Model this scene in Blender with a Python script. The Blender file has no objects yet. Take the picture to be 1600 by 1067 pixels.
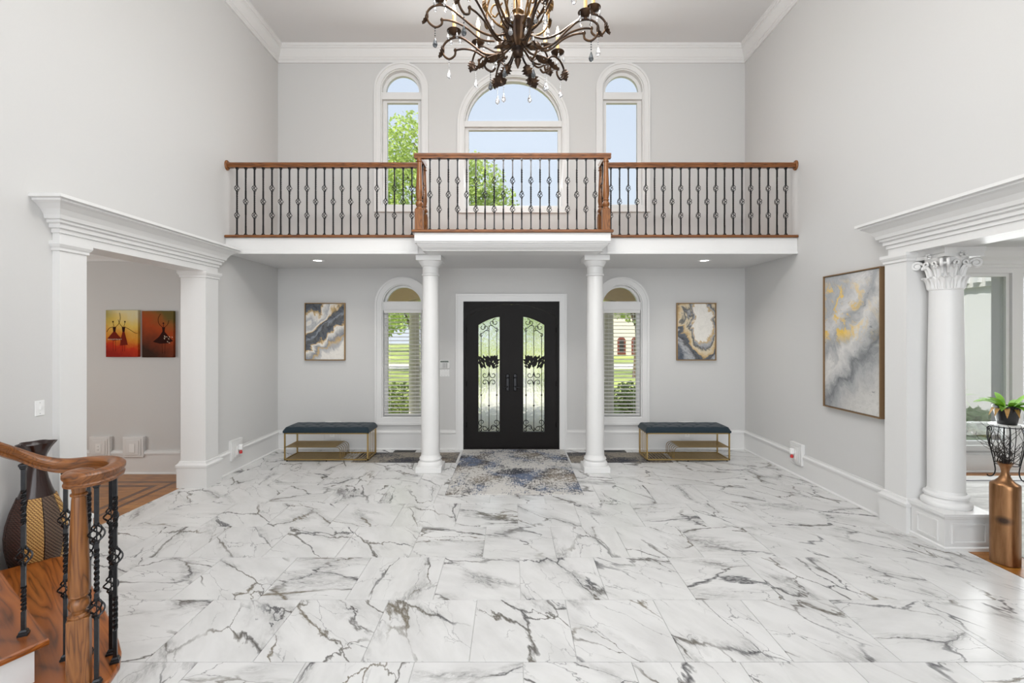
import bpy, bmesh, math, random
from mathutils import Vector, Matrix
from mathutils.geometry import tessellate_polygon
R = math.radians
PI = math.pi
random.seed(7)
scn = bpy.context.scene
col = scn.collection

# ------------------------------------------------------------------ camera, world, sun, area lights, exposure
CAM_H = 1.85
cd = bpy.data.cameras.new('camera')
cd.sensor_width = 36.0
cd.lens = 725 * 36 / 1600
cd.shift_x = 0.0006
cd.shift_y = -0.0079
cd.clip_start = 0.05
cd.clip_end = 400
cam = bpy.data.objects.new('camera', cd)
col.objects.link(cam)
cam.location = (0, 0, CAM_H)
cam.rotation_euler = (R(90), 0, 0)
scn.camera = cam

world = bpy.data.worlds.new('sky')
scn.world = world
world.use_nodes = True
wt = world.node_tree
wt.nodes.clear()
wo = wt.nodes.new('ShaderNodeOutputWorld')
wb = wt.nodes.new('ShaderNodeBackground')
wtc = wt.nodes.new('ShaderNodeTexCoord')
wsx = wt.nodes.new('ShaderNodeSeparateXYZ')
wr = wt.nodes.new('ShaderNodeValToRGB')
wr.color_ramp.elements[0].position = 0.0
wr.color_ramp.elements[0].color = (0.74, 0.80, 0.88, 1)
wr.color_ramp.elements[1].position = 0.75
wr.color_ramp.elements[1].color = (0.58, 0.68, 0.85, 1)
wt.links.new(wtc.outputs['Generated'], wsx.inputs[0])
wt.links.new(wsx.outputs['Z'], wr.inputs[0])
wt.links.new(wr.outputs[0], wb.inputs['Color'])
wb.inputs['Strength'].default_value = 1.0
wt.links.new(wb.outputs[0], wo.inputs['Surface'])

sd = bpy.data.lights.new('sun', 'SUN')
sd.energy = 6.0
sd.angle = R(1.0)
sd.color = (1.0, 0.95, 0.86)
sun = bpy.data.objects.new('sun', sd)
col.objects.link(sun)
sun.location = (-20, -20, 30)
sun.rotation_euler = Vector((0.62, 0.62, -1.0)).to_track_quat('-Z', 'Y').to_euler()


def area(name, loc, target, sx, sy, power, color=(1, 1, 1), spread=180):
    d = bpy.data.lights.new(name, 'AREA')
    d.shape = 'RECTANGLE'
    d.size = sx
    d.size_y = sy
    d.energy = power
    d.color = color
    d.spread = R(spread)
    o = bpy.data.objects.new(name, d)
    col.objects.link(o)
    o.location = loc
    o.rotation_euler = (Vector(target) - Vector(loc)).to_track_quat('-Z', 'Y').to_euler()
    return o


# daylight through the tall rear windows (behind the camera), the upper front windows, and the right room's window; then added fill lamps
area('rear_window_daylight', (0, -4.35, 3.1), (0, 6, 2.6), 6.4, 5.2, 305, (0.96, 0.98, 1.0))
area('upper_front_window_daylight', (0, 7.3, 4.95), (0, 2.0, 3.6), 3.6, 1.9, 48, (0.95, 0.98, 1.0))
area('right_room_window_daylight', (6.8, 6.05, 1.5), (6.8, 2, 0.6), 2.4, 2.1, 48, (0.97, 0.99, 1.0))
area('left_room_fill', (-6.9, 3.6, 1.7), (-4.2, 5.6, 1.2), 1.6, 1.6, 38, (1, 0.97, 0.93))  # unseen fill lamp added to brighten the left room; no window stands there
area('right_room_fill', (7.0, 3.4, 2.9), (7.0, 5.2, 0.6), 1.2, 1.2, 34, (1, 0.99, 0.97))  # added fill lamp, lifts the right room's window wall; no fixture modelled
area('foyer_overhead_fill', (0, 2.9, 6.3), (0, 2.9, 0), 3.0, 5.0, 84, (0.97, 0.985, 1.0), 145)  # overhead fill added to even out the hall; no fixture behind it

scn.view_settings.view_transform = 'Standard'
scn.view_settings.look = 'None'
scn.view_settings.gamma = 1.0
scn.view_settings.use_curve_mapping = False
scn.view_settings.exposure = 0.2
scn.cycles.max_bounces = 8
scn.cycles.diffuse_bounces = 4
scn.cycles.use_adaptive_sampling = True
scn.cycles.adaptive_threshold = 0.05
scn.cycles.transparent_max_bounces = 24
scn.cycles.caustics_reflective = False
scn.cycles.caustics_refractive = False
scn.cycles.sample_clamp_indirect = 4.0


# ------------------------------------------------------------------ materials
class NG:
    def __init__(s, name):
        s.m = bpy.data.materials.new(name)
        s.m.use_nodes = True
        s.t = s.m.node_tree
        s.t.nodes.clear()
        s.out = s.t.nodes.new('ShaderNodeOutputMaterial')
        s.b = s.t.nodes.new('ShaderNodeBsdfPrincipled')
        s.t.links.new(s.b.outputs[0], s.out.inputs['Surface'])

    def n(s, typ, **kw):
        nd = s.t.nodes.new(typ)
        for k, v in kw.items():
            setattr(nd, k, v)
        return nd

    def put(s, sock, val):
        if isinstance(val, bpy.types.NodeSocket):
            s.t.links.new(val, sock)
        elif isinstance(val, (tuple, list)) and len(val) == 3 and sock.type == 'RGBA':
            sock.default_value = (*val, 1)
        else:
            sock.default_value = val

    def coords(s, kind='Object', scale=(1, 1, 1), rot=(0, 0, 0), loc=(0, 0, 0)):
        if kind == 'Position':
            o = s.n('ShaderNodeNewGeometry').outputs['Position']
        else:
            o = s.n('ShaderNodeTexCoord').outputs[kind]
        mp = s.n('ShaderNodeMapping')
        s.put(mp.inputs['Vector'], o)
        mp.inputs['Scale'].default_value = scale
        mp.inputs['Rotation'].default_value = rot
        mp.inputs['Location'].default_value = loc
        return mp.outputs[0]

    def noise(s, vec, scale, detail=4, rough=0.5, dist=0.0, color=False):
        nd = s.n('ShaderNodeTexNoise')
        s.put(nd.inputs['Vector'], vec)
        nd.inputs['Scale'].default_value = scale
        nd.inputs['Detail'].default_value = detail
        nd.inputs['Roughness'].default_value = rough
        nd.inputs['Distortion'].default_value = dist
        return nd.outputs['Color' if color else 'Fac']

    def voro(s, vec, scale, feature='DISTANCE_TO_EDGE'):
        nd = s.n('ShaderNodeTexVoronoi', feature=feature)
        s.put(nd.inputs['Vector'], vec)
        nd.inputs['Scale'].default_value = scale
        return nd.outputs['Distance']

    def math(s, op, a, b=0.0, c=None, clamp=False):
        nd = s.n('ShaderNodeMath', operation=op, use_clamp=clamp)
        s.put(nd.inputs[0], a)
        s.put(nd.inputs[1], b)
        if c is not None:
            s.put(nd.inputs[2], c)
        return nd.outputs[0]

    def vmath(s, op, a, b):
        nd = s.n('ShaderNodeVectorMath', operation=op)
        s.put(nd.inputs[0], a)
        s.put(nd.inputs[1], b)
        return nd.outputs[0]

    def vscale(s, a, k):
        nd = s.n('ShaderNodeVectorMath', operation='SCALE')
        s.put(nd.inputs[0], a)
        s.put(nd.inputs['Scale'], k)
        return nd.outputs[0]

    def ramp(s, fac, stops, interp='LINEAR'):
        nd = s.n('ShaderNodeValToRGB')
        cr = nd.color_ramp
        cr.interpolation = interp
        while len(cr.elements) < len(stops):
            cr.elements.new(0.5)
        for e, (p, c) in zip(cr.elements, stops):
            e.position = p
            e.color = (*c, 1) if len(c) == 3 else c
        s.put(nd.inputs[0], fac)
        return nd.outputs[0]

    def step(s, fac, lo, hi, a=0.0, b=1.0):
        nd = s.n('ShaderNodeMapRange')
        s.put(nd.inputs['Value'], fac)
        nd.inputs['From Min'].default_value = lo
        nd.inputs['From Max'].default_value = hi
        nd.inputs['To Min'].default_value = a
        nd.inputs['To Max'].default_value = b
        return nd.outputs[0]

    def mix(s, fac, a, b, blend='MIX'):
        nd = s.n('ShaderNodeMix', data_type='RGBA', blend_type=blend)
        s.put(nd.inputs['Factor'], fac)
        s.put(nd.inputs[6], a)
        s.put(nd.inputs[7], b)
        return nd.outputs[2]

    def sep(s, vec):
        nd = s.n('ShaderNodeSeparateXYZ')
        s.put(nd.inputs[0], vec)
        return nd.outputs

    def bump(s, h, strength=0.2, dist=0.01):
        nd = s.n('ShaderNodeBump')
        nd.inputs['Strength'].default_value = strength
        nd.inputs['Distance'].default_value = dist
        s.put(nd.inputs['Height'], h)
        s.t.links.new(nd.outputs[0], s.b.inputs['Normal'])

    def set(s, color=None, rough=None, metal=None, **kw):
        if color is not None:
            s.put(s.b.inputs['Base Color'], color)
        if rough is not None:
            s.put(s.b.inputs['Roughness'], rough)
        if metal is not None:
            s.put(s.b.inputs['Metallic'], metal)
        for k, v in kw.items():
            s.put(s.b.inputs[k.replace('_', ' ')], v)
        return s.m


def lin(r, g, b):
    f = lambda c: (c / 255 / 12.92) if c / 255 <= 0.04045 else ((c / 255 + 0.055) / 1.055) ** 2.4
    return (f(r), f(g), f(b))


def simple(name, c, rough=0.5, metal=0.0, var=0.06, scale=30, bump=0.0, **kw):
    g = NG(name)
    v = g.coords('Object')
    nz = g.noise(v, scale, 3)
    a = tuple(max(0, x * (1 - var)) for x in c)
    b = tuple(min(1, x * (1 + var)) for x in c)
    g.set(g.mix(nz, a, b), rough, metal, **kw)
    if bump:
        g.bump(nz, bump, 0.004)
    return g.m


def wood(name, c1, c2, c3, axis='X', scale=1.0, rough=0.32, coords='Object'):
    g = NG(name)
    sc = {'X': (1.2, 14, 14), 'Y': (14, 1.2, 14), 'Z': (14, 14, 1.2)}[axis]
    v = g.coords(coords, tuple(k * scale for k in sc))
    big = g.noise(v, 0.55, 3, 0.5, 0.8)
    rings = g.math('FRACT', g.math('MULTIPLY', big, 15.0))
    rings = g.math('ABSOLUTE', g.math('SUBTRACT', rings, 0.5))
    fine = g.noise(v, 5.0, 4, 0.6)
    f = g.math('ADD', g.math('MULTIPLY', rings, 1.1), g.math('MULTIPLY', fine, 0.45))
    g.set(g.ramp(f, [(0.15, c3), (0.36, c1), (0.8, c2)]), rough)
    g.bump(f, 0.06, 0.003)
    return g.m


M = {}
M['wall'] = simple('wall_paint', (0.61, 0.605, 0.595), 0.75, var=0.012, scale=90, bump=0.03)
M['wall_low'] = M['wall']
M['white'] = simple('white_trim_paint', (0.735, 0.73, 0.72), 0.38, var=0.01, scale=40)
M['ceil'] = simple('ceiling_paint', (0.70, 0.695, 0.69), 0.85, var=0.012, scale=60)
M['plastic'] = simple('white_plastic', (0.83, 0.83, 0.82), 0.35, var=0.01)
M['iron'] = simple('black_wrought_iron', (0.030, 0.030, 0.032), 0.30, 0.85, var=0.3, scale=60, bump=0.15)
M['bronze'] = simple('dark_bronze_iron', (0.007, 0.0055, 0.005), 0.55, 0.0, var=0.3, scale=50, bump=0.1, Specular_IOR_Level=0.22)
M['brass'] = simple('antique_gold_metal', (0.42, 0.29, 0.11), 0.36, 0.85, var=0.1, scale=40)
M['oak_rail'] = wood('oak_rail_wood', lin(112, 66, 30), lin(134, 83, 40), lin(64, 35, 14), 'X')
M['oak_railY'] = wood('oak_rail_wood_lengthwise', lin(112, 66, 30), lin(134, 83, 40), lin(64, 35, 14), 'Y')
M['oak_post'] = wood('oak_post_wood', lin(116, 70, 32), lin(138, 88, 43), lin(68, 38, 16), 'Z')
M['oak_tread'] = wood('oak_tread_wood', lin(136, 74, 28), lin(160, 92, 38), lin(72, 36, 12), 'X', 0.5, 0.28)
M['plank'] = wood('floor_plank_wood', lin(146, 92, 34), lin(168, 112, 46), lin(112, 66, 22), 'X', 0.6, 0.3)
M['plank_dark'] = wood('floor_inlay_walnut', lin(82, 46, 22), lin(100, 60, 30), lin(54, 30, 14), 'X', 0.6, 0.3)
M['grout'] = simple('tile_grout', (0.50, 0.495, 0.485), 0.8)
M['velvet'] = simple('dark_teal_velvet', lin(29, 44, 53), 0.75, 0, var=0.2, scale=60, bump=0.05, Sheen_Weight=0.15, Specular_IOR_Level=0.25)
M['black'] = simple('black_gap', (0.012, 0.012, 0.012), 0.6)
M['rubber'] = simple('black_rubber', (0.02, 0.02, 0.02), 0.7)
M['vent'] = simple('dark_vent_metal', (0.03, 0.027, 0.024), 0.45, 0.4)
M['gold_frame'] = simple('gold_painting_frame', (0.35, 0.22, 0.10), 0.4, 0.5)
M['bronze_frame'] = simple('bronze_painting_frame', (0.27, 0.165, 0.085), 0.42, 0.4)
M['pot'] = simple('black_glazed_pot', (0.012, 0.012, 0.013), 0.22)
M['soil'] = simple('potting_soil', (0.05, 0.035, 0.025), 0.95, var=0.4)
M['twig'] = simple('dark_twig_bark', (0.022, 0.017, 0.014), 0.7, var=0.3)
M['tan'] = simple('tan_porch_paint', lin(216, 190, 154), 0.7)
M['porch_white'] = simple('porch_column_paint', lin(205, 200, 190), 0.6)
M['stucco'] = simple('grey_stucco', lin(226, 228, 230), 0.85, var=0.03, bump=0.1)
M['house_white'] = simple('far_house_paint', lin(222, 212, 200), 0.8)
M['house_red'] = simple('far_house_shutter_red', lin(112, 52, 40), 0.6)
M['roof'] = simple('far_house_shingles', lin(120, 112, 108), 0.9, var=0.2, scale=12)
M['asphalt'] = simple('pale_concrete', lin(200, 196, 188), 0.9)
M['trunk'] = simple('tree_bark', lin(96, 78, 62), 0.9, var=0.3, scale=8, bump=0.5)
M['red_plastic'] = simple('red_scent_oil', lin(190, 40, 40), 0.3)
M['slat'] = simple('blind_slat_white', (0.74, 0.73, 0.71), 0.45, var=0.02)
M['keyscreen'] = simple('keypad_screen_grey', (0.16, 0.19, 0.17), 0.3)
M['keygrey'] = simple('keypad_button_grey', (0.35, 0.35, 0.35), 0.5)


def leafmat(name, a, b):
    g = NG(name)
    nz = g.noise(g.coords('Object'), 1.6, 3)
    rnd = g.noise(g.coords('Object'), 14.0, 2)
    f = g.math('ADD', g.math('MULTIPLY', nz, 0.6), g.math('MULTIPLY', rnd, 0.5))
    g.set(g.ramp(f, [(0.3, a), (0.75, b)]), 0.55)
    tr = g.n('ShaderNodeBsdfTranslucent')
    g.put(tr.inputs['Color'], g.ramp(f, [(0.3, a), (0.75, b)]))
    mx = g.n('ShaderNodeMixShader')
    mx.inputs[0].default_value = 0.35
    g.t.links.new(g.b.outputs[0], mx.inputs[1])
    g.t.links.new(tr.outputs[0], mx.inputs[2])
    g.t.links.new(mx.outputs[0], g.out.inputs['Surface'])
    return g.m


M['leaf'] = leafmat('tree_leaves', lin(122, 152, 62), lin(214, 230, 136))
M['shrub'] = leafmat('shrub_leaves', lin(92, 120, 62), lin(178, 190, 110))
M['hosta'] = leafmat('pale_hosta_leaves', lin(150, 180, 120), lin(225, 236, 205))
M['purple'] = leafmat('purple_shrub_leaves', lin(66, 50, 70), lin(120, 92, 118))
M['house_leaf'] = leafmat('houseplant_leaves', lin(70, 130, 30), lin(168, 214, 70))
M['dry_leaf'] = leafmat('dry_leaf', lin(176, 128, 60), lin(226, 188, 120))

# lawn
g = NG('lawn_grass')
v = g.coords('Object')
g.set(g.ramp(g.noise(v, 0.25, 6, 0.65), [(0.35, lin(104, 120, 62)), (0.62, lin(176, 186, 104))]), 0.95)
M['lawn'] = g.m

# marble tile
g = NG('white_marble_tile')
oi = g.n('ShaderNodeObjectInfo')
rv = g.n('ShaderNodeCombineXYZ')
g.put(rv.inputs[0], g.math('MULTIPLY', oi.outputs['Random'], 91.0))
g.put(rv.inputs[1], g.math('MULTIPLY', oi.outputs['Random'], 53.0))
base = g.vmath('ADD', g.coords('Position'), rv.outputs[0])
ang = g.math('MULTIPLY', g.math('SUBTRACT', g.math('FRACT', g.math('MULTIPLY', oi.outputs['Random'], 17.0)), 0.5), 1.7)
rot = g.n('ShaderNodeVectorRotate', rotation_type='Z_AXIS')
g.put(rot.inputs['Vector'], base)
g.put(rot.inputs['Angle'], g.math('ADD', ang, 0.7))
mp = g.n('ShaderNodeMapping')
g.put(mp.inputs['Vector'], rot.outputs[0])
mp.inputs['Scale'].default_value = (0.66, 1.6, 1)
p0 = mp.outputs[0]
warp = g.noise(p0, 2.2, 5, 0.6, 0, True)
p1 = g.vmath('ADD', p0, g.vscale(g.vmath('SUBTRACT', warp, (0.5, 0.5, 0.5)), 0.34))
warp2 = g.noise(p0, 9.0, 4, 0.6, 0, True)
p2 = g.vmath('ADD', p1, g.vscale(g.vmath('SUBTRACT', warp2, (0.5, 0.5, 0.5)), 0.075))
e1 = g.voro(p2, 1.75)
e2 = g.voro(p2, 3.6)
mask1 = g.step(g.noise(p0, 1.9, 2), 0.42, 0.54)
mask2 = g.step(g.noise(g.vmath('ADD', p0, (9.1, 3.3, 0)), 2.6, 2), 0.46, 0.60)
wid = g.step(g.noise(g.vmath('ADD', p0, (4.0, 7.7, 0)), 3.2, 3), 0.38, 0.74, 0.006, 0.046)
v1 = g.math('MULTIPLY', g.math('SUBTRACT', 1.0, g.math('DIVIDE', e1, wid), clamp=True), mask1)
v2 = g.math('MULTIPLY', g.math('SUBTRACT', 1.0, g.math('DIVIDE', e2, 0.015), clamp=True), mask2)
# broad grey smears beside the main veins
sm = g.math('SUBTRACT', 1.0, g.math('DIVIDE', e1, 0.15), clamp=True)
smm = g.step(g.noise(g.vmath('ADD', p0, (2.7, 11.0, 0)), 2.0, 3), 0.50, 0.62)
grain = g.step(g.noise(p2, 26.0, 4, 0.7), 0.34, 0.62)
v3 = g.math('MULTIPLY', g.math('MULTIPLY', sm, smm), grain)
cloud = g.noise(p0, 3.0, 5, 0.6)
basec = g.ramp(cloud, [(0.3, (0.59, 0.585, 0.575)), (0.6, (0.69, 0.685, 0.675))])
veinc = g.ramp(g.noise(p0, 1.3, 2), [(0.42, (0.09, 0.09, 0.095)), (0.66, (0.17, 0.145, 0.105))])
c = g.mix(g.math('MULTIPLY', v3, 0.85), basec, (0.20, 0.195, 0.19))
c = g.mix(g.math('MULTIPLY', v2, 0.8), c, (0.17, 0.17, 0.172))
c = g.mix(g.math('POWER', v1, 0.6), c, veinc)
g.set(c, 0.24)
M['marble'] = g.m


def fluid(name, kind):
    g = NG(name)
    v = g.coords('Object')
    w1 = g.noise(v, 2.2, 5, 0.55, 0.6, True)
    p = g.vmath('ADD', v, g.vscale(g.vmath('SUBTRACT', w1, (0.5, 0.5, 0.5)), 0.55))
    w2 = g.noise(p, 7.0, 4, 0.6, 0, True)
    p = g.vmath('ADD', p, g.vscale(g.vmath('SUBTRACT', w2, (0.5, 0.5, 0.5)), 0.17))
    s = g.sep(p)
    navy, dark = lin(34, 50, 70), lin(18, 22, 28)
    cream, grey, gold = lin(226, 222, 214), lin(158, 160, 164), lin(190, 156, 92)
    if kind == 0:      # left: diagonal navy bands
        f = g.math('ADD', g.math('MULTIPLY', s[0], 1.0), g.math('MULTIPLY', s[2], -1.15))
        f = g.math('ADD', g.math('MULTIPLY', f, 0.62), 0.93)
        c = g.ramp(f, [(0.16, dark), (0.25, navy), (0.275, gold), (0.30, cream), (0.38, grey), (0.42, cream), (0.455, gold), (0.475, dark), (0.53, navy), (0.56, lin(120, 128, 138)), (0.585, dark),
                       (0.66, navy), (0.685, gold), (0.71, cream), (0.77, lin(110, 116, 126)), (0.80, gold), (0.83, grey), (0.90, cream)])
    elif kind == 1:    # right: white bloom, navy and gold below
        q = g.vmath('SUBTRACT', p, (0.07, 0.0, 0.62))
        sq = g.sep(q)
        d = g.math('SQRT', g.math('ADD', g.math('MULTIPLY', g.math('MULTIPLY', sq[0], sq[0]), 2.4), g.math('MULTIPLY', g.math('MULTIPLY', sq[2], sq[2]), 0.75)))
        c = g.ramp(d, [(0.20, cream), (0.27, cream), (0.29, gold), (0.32, grey), (0.36, dark), (0.40, lin(205, 190, 160)), (0.46, gold),
                       (0.50, navy), (0.58, dark), (0.62, grey), (0.70, navy)])
    else:              # big: pale grey swirls with bright gold
        f = g.math('ADD', g.math('MULTIPLY', s[1], 0.9), g.math('MULTIPLY', s[2], 0.75))
        f = g.math('ADD', g.math('MULTIPLY', f, 0.55), 0.28)
        c = g.ramp(f, [(0.08, lin(206, 204, 200)), (0.28, lin(192, 190, 186)), (0.40, lin(160, 161, 162)), (0.47, lin(98, 102, 106)), (0.53, lin(176, 176, 176)),
                       (0.62, lin(212, 210, 206)), (0.70, lin(150, 152, 155)), (0.80, lin(208, 206, 204)), (0.90, lin(166, 168, 170))])
        sv = g.sep(v)
        gm = g.step(g.noise(g.vmath('MULTIPLY', p, (1, 1.6, 0.8)), 5.0, 5, 0.7), 0.53, 0.58)
        reg = g.math('MULTIPLY', g.step(sv[2], 0.70, 0.85), g.step(sv[2], 1.30, 1.45, 1.0, 0.0))
        reg = g.math('MULTIPLY', reg, g.step(sv[1], -0.30, 0.1, 0.15, 1.0))
        gm = g.math('MULTIPLY', gm, reg)
        c = g.mix(gm, c, lin(232, 192, 72))
        fl = g.step(g.noise(p, 16.0, 3, 0.6), 0.66, 0.70)
        c = g.mix(g.math('MULTIPLY', fl, 0.6), c, lin(84, 90, 98))
    fine = g.noise(p, 18.0, 4, 0.65)
    c = g.mix(0.12, c, g.ramp(fine, [(0.3, (0.15, 0.16, 0.18)), (0.6, (0.9, 0.89, 0.87))]))
    g.set(c, 0.45)
    return g.m


M['art0'] = fluid('fluid_painting_navy_bands', 0)
M['art1'] = fluid('fluid_painting_white_bloom', 1)
M['art2'] = fluid('fluid_painting_grey_gold', 2)

for key, stops in (('dance0', [(0.0, lin(140, 26, 12)), (0.22, lin(186, 50, 16)), (0.42, lin(206, 132, 40)), (0.7, lin(222, 190, 96)), (1.0, lin(214, 206, 168))]),
                   ('dance1', [(0.0, lin(52, 28, 16)), (0.3, lin(112, 48, 22)), (0.6, lin(160, 66, 24)), (0.85, lin(140, 84, 36)), (1.0, lin(98, 84, 40))])):
    g = NG('painted_canvas_' + ('sunset' if key == 'dance0' else 'ember'))
    v = g.coords('Object')
    s = g.sep(v)
    f = g.math('ADD', g.math('MULTIPLY', s[2], 1.55), g.math('MULTIPLY', s[0], 0.35 if key == 'dance0' else 0.9))
    f = g.math('ADD', f, g.math('MULTIPLY', g.math('SUBTRACT', g.noise(v, 5, 4, 0.6), 0.5), 0.55))
    c = g.ramp(f, stops)
    if key == 'dance0':
        gr = g.math('MULTIPLY', g.step(s[0], -0.05, -0.2), g.step(s[2], 0.38, 0.55))
        c = g.mix(g.math('MULTIPLY', gr, 0.6), c, lin(110, 110, 40))
    g.set(c, 0.7, Specular_IOR_Level=0.15)
    M[key] = g.m
M['silhouette'] = simple('painted_dark_maroon', lin(46, 18, 12), 0.8, 0.0, var=0.3, scale=40, Specular_IOR_Level=0.1)
M['skirt_red'] = simple('painted_red_brown_skirt', lin(112, 34, 20), 0.8, 0.0, var=0.4, scale=50, Specular_IOR_Level=0.1)
M['lace'] = simple('painted_lace_highlights', lin(206, 186, 160), 0.5, var=0.4, scale=60)


def rugmat(name, blue, brown, light):
    g = NG(name)
    v = g.coords('Object')
    big = g.noise(v, 1.5, 4, 0.55)
    va = g.coords('Object', (1, 2.4, 1))
    a = g.noise(va, 16, 5, 0.75)
    vb = g.coords('Object', (3.2, 1, 1), loc=(3, 1, 0))
    b = g.noise(vb, 14, 5, 0.75)
    speck = g.math('MAXIMUM', a, b)
    m = g.step(g.math('ADD', g.math('MULTIPLY', big, 0.55), g.math('MULTIPLY', speck, 0.75)), 0.652, 0.71)
    hue = g.noise(g.coords('Object', loc=(5, 2, 0)), 1.7, 3)
    dark = g.ramp(hue, [(0.36, brown), (0.45, lin(70, 70, 76)), (0.53, blue), (0.62, lin(50, 52, 62))])
    c = g.mix(m, g.mix(g.noise(v, 40, 3), light, tuple(x * 0.84 for x in light)), dark)
    g.set(c, 0.95)
    g.bump(speck, 0.25, 0.004)
    return g.m


M['rug'] = rugmat('distressed_blue_grey_rug', lin(96, 108, 132), lin(122, 112, 100), lin(206, 203, 198))
M['mat'] = rugmat('distressed_grey_brown_mat', lin(92, 90, 90), lin(98, 86, 74), lin(150, 142, 130))
M['rug_edge'] = simple('rug_binding', lin(120, 120, 124), 0.95)
g = NG('pale_striped_rug')
v = g.coords('Object', (0.6, 3, 1))
g.set(g.ramp(g.noise(v, 3.0, 5, 0.65), [(0.4, lin(206, 205, 202)), (0.6, lin(238, 237, 234))]), 0.9)
M['pale_rug'] = g.m

# woven vase panels
for nm, ca, cb in (('weave_tan', lin(206, 166, 96), lin(120, 78, 34)), ('weave_brown', lin(74, 42, 30), lin(36, 18, 12)), ('weave_rattan', lin(110, 88, 70), lin(48, 34, 26))):
    g = NG('woven_' + nm.split('_')[1] + '_panel')
    v = g.coords('Object', (1, 1, 1))
    w1 = g.n('ShaderNodeTexWave', wave_type='BANDS', bands_direction='Z')
    g.put(w1.inputs['Vector'], v)
    w1.inputs['Scale'].default_value = 26
    w1.inputs['Distortion'].default_value = 1.5
    w2 = g.n('ShaderNodeTexWave', wave_type='BANDS', bands_direction='DIAGONAL')
    g.put(w2.inputs['Vector'], v)
    w2.inputs['Scale'].default_value = 24
    w2.inputs['Distortion'].default_value = 1.5
    f = g.math('MULTIPLY', w1.outputs['Fac'], w2.outputs['Fac'])
    g.set(g.ramp(f, [(0.05, cb), (0.35, ca)]), 0.6)
    g.bump(f, 0.5, 0.006)
    M[nm] = g.m
M['lacquer'] = simple('dark_brown_lacquer', lin(40, 22, 18), 0.18, var=0.2)
g = NG('brushed_copper')
v = g.coords('Object', (6, 6, 0.6))
f = g.noise(v, 4, 5, 0.6)
sv = g.sep(g.coords('Object'))
blot = g.noise(g.coords('Object', loc=(0.3, 0.1, 0.2)), 7, 3)
c = g.ramp(f, [(0.35, (0.20, 0.095, 0.042)), (0.65, (0.36, 0.19, 0.09))])
q = g.vmath('SUBTRACT', g.coords('Object'), (-0.070, -0.055, 0.36))
qs = g.n('ShaderNodeVectorMath', operation='LENGTH')
g.put(qs.inputs[0], g.vmath('MULTIPLY', q, (1, 1, 1.5)))
dk = g.step(g.math('ADD', qs.outputs['Value'], g.math('MULTIPLY', blot, 0.02)), 0.030, 0.075, 0.85, 0.0)
g.set(g.mix(dk, c, (0.035, 0.03, 0.03)), 0.34, 0.9)
M['copper'] = g.m

g = NG('chandelier_bronze')
f = g.noise(g.coords('Object'), 9, 4)
g.set(g.ramp(f, [(0.35, (0.028, 0.019, 0.016)), (0.62, (0.10, 0.055, 0.028))]), 0.40, 0.75)
M['chand'] = g.m
g = NG('chandelier_gilt')
f = g.noise(g.coords('Object'), 14, 4)
g.set(g.ramp(f, [(0.35, (0.10, 0.052, 0.022)), (0.65, (0.32, 0.19, 0.07))]), 0.36, 0.8)
M['gilt'] = g.m
M['candle'] = simple('candle_sleeve_cream', lin(226, 186, 120), 0.5)


def emis(name, c, k):
    g = NG(name)
    g.set((0.8, 0.8, 0.8), 0.5)
    g.put(g.b.inputs['Emission Color'], c)
    g.b.inputs['Emission Strength'].default_value = k
    return g.m


M['bulb'] = emis('lit_flame_bulb', (1.0, 0.80, 0.50), 14)
M['canlight'] = emis('lit_downlight_lens', (1.0, 0.97, 0.92), 6)


def glassmat(name, tint, refl=0.5, ior=1.45):
    g = NG(name)
    g.t.nodes.remove(g.b)
    tr = g.n('ShaderNodeBsdfTransparent')
    tr.inputs[0].default_value = (*tint, 1)
    gl = g.n('ShaderNodeBsdfGlossy')
    gl.inputs['Roughness'].default_value = 0.02
    fr = g.n('ShaderNodeFresnel')
    fr.inputs[0].default_value = ior
    fm = g.math('MULTIPLY', fr.outputs[0], refl)
    mx = g.n('ShaderNodeMixShader')
    g.put(mx.inputs[0], fm)
    g.t.links.new(tr.outputs[0], mx.inputs[1])
    g.t.links.new(gl.outputs[0], mx.inputs[2])
    g.t.links.new(mx.outputs[0], g.out.inputs['Surface'])
    return g.m


M['glass'] = glassmat('clear_window_glass', (0.97, 0.98, 0.98), 0.5)
g = NG('rippled_door_glass')
v = g.coords('Object', (1, 1, 0.45))
h = g.noise(v, 26, 3, 0.5, 1.5)
g.set((0.93, 0.95, 0.92), 0.12, Transmission_Weight=1.0, IOR=1.25)
g.bump(h, 0.7, 0.012)
M['rain'] = g.m
g = NG('cut_crystal')
g.set((0.97, 0.97, 0.98), 0.04, Transmission_Weight=0.75, IOR=1.5)
g.put(g.b.inputs['Base Color'], g.ramp(g.noise(g.coords('Object'), 60, 2), [(0.4, (0.9, 0.9, 0.92)), (0.6, (1, 1, 1))]))
M['crystal'] = g.m
g = NG('smoky_crystal')
g.set((0.12, 0.13, 0.14), 0.05, Transmission_Weight=0.6, IOR=1.5)
M['smoky'] = g.m


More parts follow.
